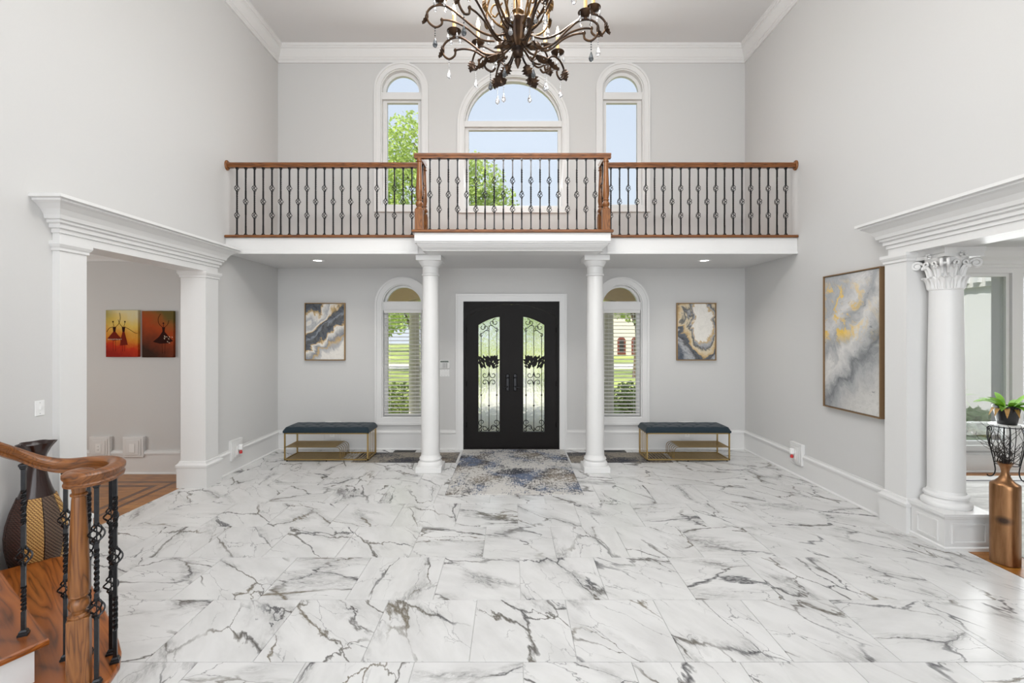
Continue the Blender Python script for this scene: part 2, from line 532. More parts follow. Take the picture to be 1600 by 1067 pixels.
# ------------------------------------------------------------------ mesh helpers
class MB:
    def __init__(s):
        s.v = []
        s.f = []

    def add(s, vs, fs):
        k = len(s.v)
        s.v += [tuple(p) for p in vs]
        s.f += [tuple(i + k for i in f) for f in fs]
        return s

    def box(s, x0, y0, z0, x1, y1, z1):
        vs = [(x, y, z) for z in (z0, z1) for y in (y0, y1) for x in (x0, x1)]
        return s.add(vs, [(0, 2, 3, 1), (4, 5, 7, 6), (0, 1, 5, 4), (2, 6, 7, 3), (0, 4, 6, 2), (1, 3, 7, 5)])

    def bbox(s, x0, y0, z0, x1, y1, z1, b=0.004):
        """box with chamfered edges"""
        xs, ys, zs = (x0, x1), (y0, y1), (z0, z1)
        bm = bmesh.new()
        bmesh.ops.create_cube(bm, size=1)
        for q in bm.verts:
            q.co = Vector((xs[q.co.x > 0], ys[q.co.y > 0], zs[q.co.z > 0]))
        bmesh.ops.bevel(bm, geom=list(bm.edges), offset=b, segments=1, affect='EDGES')
        bm.verts.index_update()
        s.add([q.co[:] for q in bm.verts], [[q.index for q in f.verts] for f in bm.faces])
        bm.free()
        return s

    def prism(s, outer, lo, hi, plane='xy', holes=()):
        loops = [list(outer)] + [list(h) for h in holes]
        P = {'xy': lambda a, b, c: (a, b, c), 'xz': lambda a, b, c: (a, c, b), 'yz': lambda a, b, c: (c, a, b)}[plane]
        tri = tessellate_polygon([[Vector((a, b, 0)) for a, b in l] for l in loops])
        pts = [q for l in loops for q in l]
        n = len(pts)
        vs = [P(a, b, lo) for a, b in pts] + [P(a, b, hi) for a, b in pts]
        fs = [tuple(t) for t in tri] + [tuple(i + n for i in reversed(t)) for t in tri]
        k = 0
        for l in loops:
            m = len(l)
            for i in range(m):
                j = (i + 1) % m
                fs.append((k + i, k + j, k + j + n, k + i + n))
            k += m
        return s.add(vs, fs)

    def loft(s, rings, closed=True, caps=True):
        n = len(rings[0])
        vs = [p for r in rings for p in r]
        fs = []
        for a in range(len(rings) - 1):
            for i in range(n if closed else n - 1):
                j = (i + 1) % n
                fs.append((a * n + i, a * n + j, (a + 1) * n + j, (a + 1) * n + i))
        if caps and closed:
            fs.append(tuple(reversed(range(n))))
            fs.append(tuple(range((len(rings) - 1) * n, len(rings) * n)))
        return s.add(vs, fs)

    def lathe(s, prof, c=(0, 0, 0), segs=24, shape=None, rz=0.0):
        rings = []
        for r, z in prof:
            ring = []
            for i in range(segs):
                a = 2 * PI * i / segs
                k = shape(a, z) if shape else 1.0
                ring.append((c[0] + r * k * math.cos(a + rz), c[1] + r * k * math.sin(a + rz), c[2] + z))
            rings.append(ring)
        return s.loft(rings)

    def tube(s, pts, r, segs=8, closed=False, flat=1.0):
        pts = [Vector(p) for p in pts]
        n = len(pts)
        rings = []
        up = Vector((0.13, 0.29, 1)).normalized()
        prev = None
        for i, p in enumerate(pts):
            a = pts[i - 1] if (i > 0 or closed) else p
            b = pts[(i + 1) % n] if (i < n - 1 or closed) else p
            t = (b - a)
            t = t.normalized() if t.length > 1e-9 else Vector((0, 0, 1))
            if prev is None:
                q = up if abs(t.dot(up)) < 0.95 else Vector((1, 0.1, 0)).normalized()
                side = t.cross(q).normalized()
            else:
                side = (prev - t * prev.dot(t))
                side = side.normalized() if side.length > 1e-6 else t.orthogonal().normalized()
            prev = side
            o = t.cross(side)
            rr = r[i] if isinstance(r, (list, tuple)) else r
            rings.append([tuple(p + side * (rr * math.cos(2 * PI * k / segs)) + o * (rr * flat * math.sin(2 * PI * k / segs))) for k in range(segs)])
        if closed:
            rings.append(rings[0])
        return s.loft(rings, caps=not closed)

    def rail(s, pts, prof):
        """sweep a closed profile (u sideways, v up) along a path, profile kept upright"""
        pts = [Vector(p) for p in pts]
        rings = []
        for i, p in enumerate(pts):
            a, b = pts[max(i - 1, 0)], pts[min(i + 1, len(pts) - 1)]
            t = (b - a)
            side = Vector((t.y, -t.x, 0)).normalized()
            rings.append([tuple(p + side * u + Vector((0, 0, w))) for u, w in prof])
        return s.loft(rings)


def wl(o):
    v = Vector(o.location)
    while o.parent:
        o = o.parent
        v += Vector(o.location)
    return v


def build(mb, name, mat, parent=None, smooth=None, keep_origin=False):
    me = bpy.data.meshes.new(name)
    vs = mb.v
    if keep_origin:
        base = Vector((0, 0, 0))
    else:
        xs = [p[0] for p in vs]
        ys = [p[1] for p in vs]
        base = Vector(((min(xs) + max(xs)) / 2, (min(ys) + max(ys)) / 2, min(p[2] for p in vs)))
    me.from_pydata([(p[0] - base.x, p[1] - base.y, p[2] - base.z) for p in vs], [], mb.f)
    bm = bmesh.new()
    bm.from_mesh(me)
    bmesh.ops.recalc_face_normals(bm, faces=bm.faces)
    bm.to_mesh(me)
    bm.free()
    me.materials.append(M[mat] if isinstance(mat, str) else mat)
    if smooth:
        me.shade_smooth()
        me.set_sharp_from_angle(angle=R(smooth))
    o = bpy.data.objects.new(name, me)
    col.objects.link(o)
    if parent:
        o.parent = parent
        o.location = base if keep_origin else base - wl(parent)
    else:
        o.location = base
    return o


def inst(name, me, parent, loc, rz=0.0):
    o = bpy.data.objects.new(name, me)
    col.objects.link(o)
    o.parent = parent
    o.location = loc
    o.rotation_euler = (0, 0, rz)
    return o


def tag(o, label, cat, group=None):
    o['label'] = label
    o['category'] = cat
    if group:
        o['group'] = group
    return o


def thing(name, loc, label, cat, group=None):
    o = bpy.data.objects.new(name, None)
    col.objects.link(o)
    o.location = loc
    o.empty_display_size = 0.1
    return tag(o, label, cat, group)


def struct(o, label=None):
    o['kind'] = 'structure'
    if label:
        o['label'] = label
    return o


def root_struct(name, loc):
    o = bpy.data.objects.new(name, None)
    col.objects.link(o)
    o.location = loc
    return struct(o)


def copy_tree(o, parent=None):
    c = o.copy()
    col.objects.link(c)
    c.parent = parent
    for ch in list(o.children):
        copy_tree(ch, c)
    return c


def spline(pts, n=8):
    """Catmull-Rom through points"""
    P = [Vector(p) for p in pts]
    out = []
    for i in range(len(P) - 1):
        p0, p1, p2, p3 = P[max(i - 1, 0)], P[i], P[i + 1], P[min(i + 2, len(P) - 1)]
        for k in range(n):
            t = k / n
            out.append(0.5 * ((2 * p1) + (p2 - p0) * t + (2 * p0 - 5 * p1 + 4 * p2 - p3) * t * t + (3 * p1 - p0 - 3 * p2 + p3) * t ** 3))
    out.append(P[-1])
    return out


def arch(cx, hw, z0, zs, n=24):
    pts = [(cx - hw, z0), (cx + hw, z0)]
    for i in range(n + 1):
        a = PI * i / n
        pts.append((cx + hw * math.cos(a), zs + hw * math.sin(a)))
    return pts


def halfdisc(cx, r, zs, n=24):
    return [(cx + r * math.cos(PI * i / n), zs + r * math.sin(PI * i / n)) for i in range(n + 1)]


# ------------------------------------------------------------------ dimensions of the place (metres)
WX = 3.73           # side walls
YB = 7.41           # front (entrance) wall, inner face
YR = -4.5           # rear wall
H = 6.42            # ceiling
T = 0.24            # wall thickness
CX = 0.015          # axis of the entrance

# ------------------------------------------------------------------ floor
floor = struct(build(MB().box(-WX - T, YR, -0.20, 3.87, YB + T, -0.005), 'floor', 'grout'))
TL, GAP = 0.61, 0.0035
tile_me = None
rowY = [3.224 + TL * k for k in range(-6, 7)]
tile_cache = {}
for ri, y0 in enumerate(rowY):
    y1 = min(y0 + TL, YB)
    if y1 - y0 < 0.05:
        continue
    xmin = -WX - T if (y1 > 3.95 and y0 < 5.62) else -WX
    xmax = 3.87 if (y0 < 4.35) else WX
    off = 0.065 if (ri % 2 == 0) else -0.238
    x = off - TL * 8
    while x < xmax:
        a, b = max(x, xmin), min(x + TL, xmax)
        if b - a > 0.03:
            w, d = round(b - a - GAP, 4), round(y1 - y0 - GAP, 4)
            key = (w, d)
            if key not in tile_cache:
                mb = MB().bbox(-w / 2, -d / 2, 0, w / 2, d / 2, 0.0155, 0.0012)
                me = bpy.data.meshes.new('tile')
                me.from_pydata(mb.v, [], mb.f)
                bm = bmesh.new()
                bm.from_mesh(me)
                bmesh.ops.recalc_face_normals(bm, faces=bm.faces)
                bm.to_mesh(me)
                bm.free()
                me.materials.append(M['marble'])
                tile_cache[key] = me
            inst('tile', tile_cache[key], floor, Vector(((a + b) / 2, (y0 + y1) / 2, -0.0155)) - wl(floor))
        x += TL

# wood floors of the side rooms, laid in planks
fl = struct(build(MB().box(-8.0, 2.2, -0.20, -WX - T, 6.37, -0.012), 'floor_left_room', 'plank_dark'))
me_cache = {}


def plank(parent, x0, y0, x1, y1, mat='plank', name='plank'):
    return build(MB().box(x0 + 0.0008, y0 + 0.0008, -0.012, x1 - 0.0008, y1 - 0.0008, 0.0), name, mat, parent)


# border: boards along the opening, walnut strips, then the field
for k in range(2):
    plank(fl, -4.16 + 0.095 * k, 3.0, -4.065 + 0.095 * k, 6.13)
plank(fl, -4.21, 3.0, -4.16, 5.80, 'plank_dark', 'inlay_strip')
plank(fl, -4.21 - 3.2, 5.75, -4.21, 5.80, 'plank_dark', 'inlay_strip')
for k in range(3):
    plank(fl, -7.5, 5.80 + 0.11 * k, -4.16, 5.91 + 0.11 * k)
plank(fl, -4.31, 3.0, -4.21, 5.75)
plank(fl, -7.4, 5.655, -4.31, 5.75)
plank(fl, -4.37, 3.0, -4.31, 5.655, 'plank_dark', 'inlay_strip')
plank(fl, -7.4, 5.595, -4.37, 5.655, 'plank_dark', 'inlay_strip')
for k in range(24):
    plank(fl, -7.4, 5.595 - 0.105 * (k + 1), -4.37, 5.595 - 0.105 * k)

fr = struct(build(MB().box(3.87, 0.4, -0.20, 9.2, 6.44, -0.012), 'floor_right_room', 'plank_dark'))
for k in range(44):
    plank(fr, 3.875 + 0.12 * k, 0.5, 3.995 + 0.12 * k, 6.2)

# ------------------------------------------------------------------ walls
DHW, DTOP = 0.767, 2.36
LWIN = [(-1.735, 1), (1.755, 2)]          # lower arched windows
UWIN = [(-1.755, 3, 0.335, 3.88, 5.74), (0.03, 4, 0.80, 3.86, 5.17), (1.78, 5, 0.335, 3.88, 5.74)]
LHW, LZ0, LZS = 0.335, 0.50, 2.31
outer = [(-WX - T, 0), (-DHW, 0), (-DHW, DTOP), (DHW, DTOP), (DHW, 0), (WX + T, 0), (WX + T, H + 0.1), (-WX - T, H + 0.1)]
holes = [arch(cx, LHW, LZ0, LZS) for cx, _ in LWIN] + [arch(cx, hw, z0, zs) for cx, _, hw, z0, zs in UWIN]
wall_back = struct(build(MB().prism(outer, YB, YB + T, 'xz', holes), 'wall_back', 'wall'))
lo = [(YR, 0), (3.95, 0), (3.95, 2.66), (5.62, 2.66), (5.62, 0), (YB, 0), (YB, H + 0.1), (YR, H + 0.1)]
struct(build(MB().prism(lo, -WX - T, -WX, 'yz'), 'wall_left', 'wall'))
ro = [(YR, 0), (1.3, 0), (1.3, 2.66), (4.40, 2.66), (4.40, 0), (YB, 0), (YB, H + 0.1), (YR, H + 0.1)]
struct(build(MB().prism(ro, WX, WX + T, 'yz'), 'wall_right', 'wall'))
rear_holes = [[(c - 0.95, 0.5), (c + 0.95, 0.5), (c + 0.95, 5.7), (c - 0.95, 5.7)] for c in (-2.25, 0, 2.25)]
struct(build(MB().prism([(-WX - T, 0), (WX + T, 0), (WX + T, H + 0.1), (-WX - T, H + 0.1)], YR - T, YR, 'xz', rear_holes), 'wall_rear', 'wall'))
for i, c in enumerate((-2.25, 0, 2.25)):
    w = root_struct('window_%d' % (8 + i), (c, YR - 0.1, 0.5))
    build(MB().prism([(c - 0.95, 0.5), (c + 0.95, 0.5), (c + 0.95, 5.7), (c - 0.95, 5.7)], YR - 0.16, YR - 0.04, 'xz',
                     [[(c - 0.88, 0.57), (c + 0.88, 0.57), (c + 0.88, 3.1), (c - 0.88, 3.1)], [(c - 0.88, 3.2), (c + 0.88, 3.2), (c + 0.88, 5.63), (c - 0.88, 5.63)]]), 'frame', 'white', w)
    for z0, z1 in ((0.57, 3.1), (3.2, 5.63)):
        build(MB().box(c - 0.88, YR - 0.105, z0, c + 0.88, YR - 0.095, z1), 'pane', 'glass', w)
struct(build(MB().box(-WX - T, YR - T, H, WX + T, YB + T, H + 0.25), 'ceiling', 'ceil'))

# side rooms
struct(build(MB().box(-8.0, 6.13, 0, -WX - T, 6.37, 3.0), 'wall_left_room_back', 'wall'))
struct(build(MB().box(-8.2, 2.2, 0, -8.0, 6.37, 3.0), 'wall_left_room_side', 'wall'))
struct(build(MB().box(-8.0, 2.0, 0, -WX - T, 2.2, 3.0), 'wall_left_room_front', 'wall'))
struct(build(MB().box(-8.2, 2.0, 2.95, -WX - T, 6.37, 3.1), 'ceiling_left_room', 'ceil'))
RWY = 6.20
rw_holes = [[(5.45, 0.36), (6.66, 0.36), (6.66, 2.655), (5.45, 2.655)], [(6.80, 0.36), (8.0, 0.36), (8.0, 2.655), (6.80, 2.655)]]
struct(build(MB().prism([(WX + T, 0), (9.2, 0), (9.2, 3.1), (WX + T, 3.1)], RWY, RWY + T, 'xz', rw_holes), 'wall_right_room_back', 'wall'))
struct(build(MB().box(9.0, 0.4, 0, 9.2, RWY, 3.1), 'wall_right_room_side', 'wall'))
struct(build(MB().box(WX + T, 0.2, 0, 9.2, 0.4, 3.1), 'wall_right_room_front', 'wall'))
struct(build(MB().box(WX + T, 0.2, 2.98, 9.2, RWY + T, 3.12), 'ceiling_right_room', 'ceil'))


# ------------------------------------------------------------------ mouldings
def base_prof(h=0.31, t=0.022):
    return [(0, 0), (t, 0), (t, h - 0.055), (t + 0.012, h - 0.05), (t + 0.012, h - 0.03), (t * 0.7, h - 0.012), (t * 0.7, h), (0, h)]


def run(mb, prof, p0, p1, nrm):
    """extrude a (out, z) profile along p0->p1; nrm is the 2D outward direction"""
    rings = []
    for p in (p0, p1):
        rings.append([(p[0] + nrm[0] * o, p[1] + nrm[1] * o, z) for o, z in prof])
    mb.loft(rings)
    return mb


sh = [(0.034, 0.0), (0.046, 0.0), (0.046, 0.012), (0.034, 0.026)]
def base_piece(name, p0, p1, nrm, h=0.31):
    t_ = 0.022
    pr = [(0, 0), (0.038, 0), (0.038, 0.012), (t_, 0.026), (t_, h - 0.055), (t_ + 0.012, h - 0.05), (t_ + 0.012, h - 0.03), (t_ * 0.7, h - 0.012), (t_ * 0.7, h), (0, h)]
    struct(build(run(MB(), pr, p0, p1, nrm), name, 'white'))


base_piece('baseboard_back', (-WX, YB), (-DHW - 0.115, YB), (0, -1))
base_piece('baseboard_back', (DHW + 0.115, YB), (WX, YB), (0, -1))
base_piece('baseboard_left', (-WX, 5.84), (-WX, YB), (1, 0))
base_piece('baseboard_left', (-WX, YR), (-WX, 1.0), (1, 0))
base_piece('baseboard_left', (-WX, 3.66), (-WX, 3.75), (1, 0))
base_piece('baseboard_right', (WX, 4.58), (WX, YB), (-1, 0))
base_piece('baseboard_right', (WX, YR), (WX, 1.05), (-1, 0))
base_piece('baseboard_left_room', (-8.0, 6.13), (-WX - T, 6.13), (0, -1))
base_piece('baseboard_right_room', (WX + T, RWY), (9.0, RWY), (0, -1), 0.26)

# crown moulding round the hall ceiling
cp = [(0, 6.16), (0.022, 6.16), (0.022, 6.20), (0.034, 6.21), (0.034, 6.235), (0.045, 6.245), (0.062, 6.275), (0.085, 6.32), (0.092, 6.345),
      (0.105, 6.35), (0.105, 6.375), (0.118, 6.385), (0.125, H), (0, H)]
rings = []
for o, z in cp:
    rings.append([(-WX + o, YR + o, z), (WX - o, YR + o, z), (WX - o, YB - o, z), (-WX + o, YB - o, z)])
struct(build(MB().loft(rings, caps=False), 'trim_crown', 'white'))
m = MB()
cs = [(0, 2.80), (0.02, 2.80), (0.02, 2.83), (0.06, 2.88), (0.08, 2.93), (0.08, 2.95), (0, 2.95)]
run(m, cs, (-8.0, 6.13), (-WX - T, 6.13), (0, -1))
struct(build(m, 'trim_crown_left_room', 'white'))
m = MB()
cs = [(0, 2.70), (0.025, 2.70), (0.025, 2.72), (0.04, 2.73), (0.04, 2.76), (0.06, 2.77), (0.06, 2.82), (0.10, 2.86), (0.14, 2.93), (0.14, 2.98), (0, 2.98)]
run(m, cs, (WX + T, RWY), (9.0, RWY), (0, -1))
struct(build(m, 'trim_crown_right_room', 'white'))


# ------------------------------------------------------------------ entablatures on pillars (side openings)
ENT = [(0.0, 2.60), (0.0, 2.665), (0.012, 2.668), (0.012, 2.70), (0.03, 2.705), (0.03, 2.735), (0.05, 2.745), (0.05, 2.765), (0.068, 2.77), (0.075, 2.80),
       (0.10, 2.84), (0.14, 2.875), (0.165, 2.89), (0.165, 2.905), (0.19, 2.91), (0.19, 2.935)]


def entablature(name, sgn, y0, y1, pillars):
    xf, xw, xin = sgn * 3.67, sgn * WX, sgn * 3.97
    t = root_struct(name, (sgn * 3.8, (y0 + y1) / 2, 0))
    rings = []
    for p, z in ENT:
        f = xf - sgn * p
        rings.append([(xin, y0 - p if p < 0.02 else y0 - p, z), (f, y0 - p, z), (f, y1 + p, z), (xin, y1 + p, z)])
    # part in front of the wall only
    for r in rings:
        r[0] = (xw - sgn * 0.001, r[0][1], r[0][2])
        r[3] = (xw - sgn * 0.001, r[3][1], r[3][2])
    build(MB().loft(rings), 'entablature', 'white', t)
    ya, yb = pillars[0][1], pillars[-1][0]
    build(MB().box(min(xin, xw), ya, 2.60, max(xin, xw), yb, 2.659), 'soffit_board', 'white', t)
    for a, b in pillars:
        lo_, hi_ = min(xf, xin), max(xf, xin)
        pl = build(MB().box(lo_, a, 0, hi_, b, 2.60), 'pillar', 'white', t)
        cap = MB()
        rings = []
        for o, z in [(0, 2.52), (0.012, 2.525), (0.012, 2.545), (0.02, 2.555), (0.03, 2.575), (0.03, 2.602)]:
            rings.append([(lo_ - o, a - o, z), (hi_ + o, a - o, z), (hi_ + o, b + o, z), (lo_ - o, b + o, z)])
        cap.loft(rings)
        build(cap, 'capital', 'white', pl)
        pb = MB()
        rings = []
        for o, z in [(0.03, 0.0), (0.03, 0.245), (0.04, 0.25), (0.04, 0.275), (0.018, 0.295), (0.012, 0.315), (0, 0.32)]:
            rings.append([(lo_ - o, a - o, z), (hi_ + o, a - o, z), (hi_ + o, b + o, z), (lo_ - o, b + o, z)])
        pb.loft(rings)
        build(pb, 'plinth', 'white', pl)
    return t


entablature('trim_1', -1, 3.77, 5.80, [(3.77, 4.01), (5.57, 5.81)])
entablature('trim_2', 1, 1.03, 4.52, [(1.05, 1.30), (4.31, 4.56)])


# ------------------------------------------------------------------ windows of the entrance wall
def casing_ring(cx, hw_out, z_out, hw_in, z_in, zs, y0, y1):
    return MB().prism(arch(cx, hw_out, z_out, zs), y0, y1, 'xz', [arch(cx, hw_in, z_in, zs)])


def arched_window(n, cx, hw, z0, zs, cw, tz0, tz1, gl_hw, gl_z0, ah):
    w = root_struct('window_%d' % n, (cx, YB, z0))
    build(casing_ring(cx, hw + cw, z0 - cw, hw - 0.004, z0 + 0.004, zs, YB - 0.022, YB + 0.001), 'casing', 'white', w)
    build(casing_ring(cx, hw + cw, z0 - cw, hw + cw - 0.03, z0 - cw + 0.03, zs, YB - 0.036, YB - 0.021), 'back_band', 'white', w)
    build(casing_ring(cx, hw + 0.001, z0 - 0.001, hw - 0.02, z0 + 0.02, zs, YB, YB + T - 0.02), 'jamb', 'white', w)
    # sash: lower light and arched light
    sy0, sy1 = YB + 0.08, YB + 0.14
    rect_out = [(cx - hw + 0.02, z0 + 0.02), (cx + hw - 0.02, z0 + 0.02), (cx + hw - 0.02, tz0), (cx - hw + 0.02, tz0)]
    rect_in = [(cx - gl_hw, gl_z0), (cx + gl_hw, gl_z0), (cx + gl_hw, tz0 - 0.03), (cx - gl_hw, tz0 - 0.03)]
    s = build(MB().prism(rect_out, sy0, sy1, 'xz', [rect_in]), 'sash', 'white', w)
    build(MB().prism(rect_in, sy0 + 0.025, sy0 + 0.031, 'xz'), 'pane', 'glass', s)
    build(MB().box(cx - hw + 0.02, YB + 0.02, tz0, cx + hw - 0.02, YB + 0.16, tz1), 'transom', 'white', w)
    # arched light (segment above the transom)
    r = hw - 0.02
    a0 = math.asin(max(0, min(1, (tz1 - zs) / r))) if tz1 > zs else 0.0
    oa = [(cx + r * math.cos(a0 + (PI - 2 * a0) * i / 24), zs + r * math.sin(a0 + (PI - 2 * a0) * i / 24)) for i in range(25)]
    ri = r - ah
    zb = tz1 + 0.012
    b0 = math.asin(max(0, min(1, (zb - zs) / ri))) if zb > zs else 0.0
    ia = [(cx + ri * math.cos(b0 + (PI - 2 * b0) * i / 24), max(zb, zs + ri * math.sin(b0 + (PI - 2 * b0) * i / 24))) for i in range(25)]
    if tz1 < zs:
        oa = [(cx + r, tz1)] + oa + [(cx - r, tz1)]
        ia = [(cx + ri, zb)] + ia + [(cx - ri, zb)]
    s2 = build(MB().prism(oa, sy0, sy1, 'xz', [ia]), 'arched_sash', 'white', w)
    build(MB().prism(ia, sy0 + 0.025, sy0 + 0.031, 'xz'), 'pane', 'glass', s2)
    return w


for cx, n in LWIN:
    arched_window(n, cx, LHW, LZ0, LZS, 0.105, 2.22, 2.355, 0.262, 0.55, 0.035)
arched_window(3, UWIN[0][0], 0.335, 3.88, 5.74, 0.095, 5.60, 5.71, 0.25, 3.93, 0.05)
arched_window(5, UWIN[2][0], 0.335, 3.88, 5.74, 0.095, 5.60, 5.71, 0.25, 3.93, 0.05)
arched_window(4, UWIN[1][0], 0.80, 3.86, 5.17, 0.09, 5.16, 5.25, 0.72, 3.91, 0.03)

# right room window
for n, (xa, xb) in ((6, (5.45, 6.66)), (7, (6.80, 8.0))):
    w = root_struct('window_%d' % n, ((xa + xb) / 2, RWY, 0.36))
    R0 = [(xa, 0.36), (xb, 0.36), (xb, 2.655), (xa, 2.655)]
    R1 = [(xa + 0.045, 0.41), (xb - 0.045, 0.41), (xb - 0.045, 2.61), (xa + 0.045, 2.61)]
    R2 = [(xa - 0.07, 0.29), (xb + 0.07, 0.29), (xb + 0.07, 2.70), (xa - 0.07, 2.70)]
    build(MB().prism(R2, RWY - 0.03, RWY, 'xz', [R0]), 'casing', 'white', w)
    build(MB().prism(R0, RWY + 0.005, RWY + 0.07, 'xz', [R1]), 'frame', 'white', w)
    build(MB().box(xa, RWY - 0.05, 0.33, xb, RWY + 0.004, 0.362), 'sill', 'white', w)
    build(MB().box(xa + 0.045, RWY + 0.035, 0.41, xb - 0.045, RWY + 0.041, 2.61), 'pane', 'glass', w)


# blinds
def blind(cx, label):
    t = thing('window_blind', (cx, YB + 0.03, 0.55), label, 'blind', 'window blinds')
    build(MB().bbox(cx - 0.305, YB + 0.002, 2.175, cx + 0.305, YB + 0.07, 2.225, 0.004), 'head_rail', 'slat', t)
    build(MB().bbox(cx - 0.30, YB + 0.01, 0.545, cx + 0.30, YB + 0.06, 0.565, 0.004), 'bottom_rail', 'slat', t)
    mb = MB()
    sec = [(-0.025, -0.0055), (-0.012, 0.0005), (0.0, 0.0025), (0.012, 0.0045), (0.025, 0.0035), (0.025, 0.006), (0.012, 0.007), (0, 0.005), (-0.012, 0.003), (-0.025, -0.003)]
    mb.loft([[(sx * 0.30, a, b) for a, b in sec] for sx in (-1, 1)])
    first = None
    n = 27
    for k in range(n):
        z = 0.60 + (2.15 - 0.60) * k / (n - 1)
        if first is None:
            first = build(MB().add([(p[0] + cx, p[1] + YB + 0.038, p[2] + z) for p in mb.v], mb.f), 'slat', 'slat', t)
            off0 = z
        else:
            o = first.copy()
            col.objects.link(o)
            o.location.z += z - off0
    for s in (-0.2, 0.2):
        build(MB().box(cx + s - 0.0015, YB + 0.010, 0.55, cx + s + 0.0015, YB + 0.012, 2.18), 'ladder_cord', 'slat', t)
    build(MB().tube([(cx - 0.27, YB + 0.004, 2.18), (cx - 0.272, YB + 0.003, 1.2), (cx - 0.27, YB + 0.003, 1.1)], 0.003, 6), 'tilt_wand', 'slat', t)


blind(LWIN[0][0], 'white slatted blind in arched window left of the front door')
blind(LWIN[1][0], 'white slatted blind in arched window right of the front door')

# ------------------------------------------------------------------ front door
door = root_struct('door_1', (0, YB, 0))
cas = MB()
cas.prism([(-DHW - 0.118, 0), (-DHW, 0), (-DHW, DTOP), (DHW, DTOP), (DHW, 0), (DHW + 0.118, 0), (DHW + 0.118, DTOP + 0.118), (-DHW - 0.118, DTOP + 0.118)], YB - 0.024, YB, 'xz')
build(cas, 'casing', 'white', door)
bb = MB()
bb.prism([(-DHW - 0.118, 0), (-DHW - 0.09, 0), (-DHW - 0.09, DTOP + 0.09), (DHW + 0.09, DTOP + 0.09), (DHW + 0.09, 0), (DHW + 0.118, 0), (DHW + 0.118, DTOP + 0.118), (-DHW - 0.118, DTOP + 0.118)], YB - 0.038, YB - 0.023, 'xz')
build(bb, 'casing_band', 'white', door)


def door_top(x):   # arched head of the leaves
    return 2.12 + 0.20 * (1 - (abs(x) / 0.72) ** 2)


arc = [(0.72 - 1.44 * i / 24, door_top(0.72 - 1.44 * i / 24)) for i in range(25)]
frm = MB()
frm.prism([(-DHW, 0), (-0.72, 0)] + list(reversed(arc)) + [(0.72, 0), (DHW, 0), (DHW, DTOP), (-DHW, DTOP)], YB + 0.02, YB + 0.16, 'xz')
build(frm, 'iron_frame', 'bronze', door)
for s in (-1, 1):      # raised spandrel panels
    P = [(s * 0.70, 2.20), (s * 0.70, 2.32), (s * 0.28, 2.32), (s * 0.36, 2.315), (s * 0.50, 2.285), (s * 0.62, 2.24)]
    build(MB().prism(P, YB + 0.012, YB + 0.021, 'xz'), 'spandrel', 'bronze', door)
build(MB().box(-0.022, YB + 0.086, 0.02, 0.022, YB + 0.10, 2.31), 'astragal', 'bronze', door)
build(MB().box(-DHW, YB + 0.0, -0.001, DHW, YB + 0.2, 0.018), 'threshold', 'bronze', door)


def flat_scroll(pts, y, r=0.006):
    return [(x, y, z) for x, z in pts]


def curl(cx, cz, r0, a0, turns, n=16, shrink=0.75):
    out = []
    for i in range(n + 1):
        t = i / n
        a = a0 + turns * 2 * PI * t
        r = r0 * (1 - shrink * t)
        out.append((cx + r * math.cos(a), cz + r * math.sin(a)))
    return out


def glass_top(x):  # top of the glass at distance x from the meeting stile
    return 2.115 - 0.13 * ((x - 0.19) / 0.34) ** 1.6


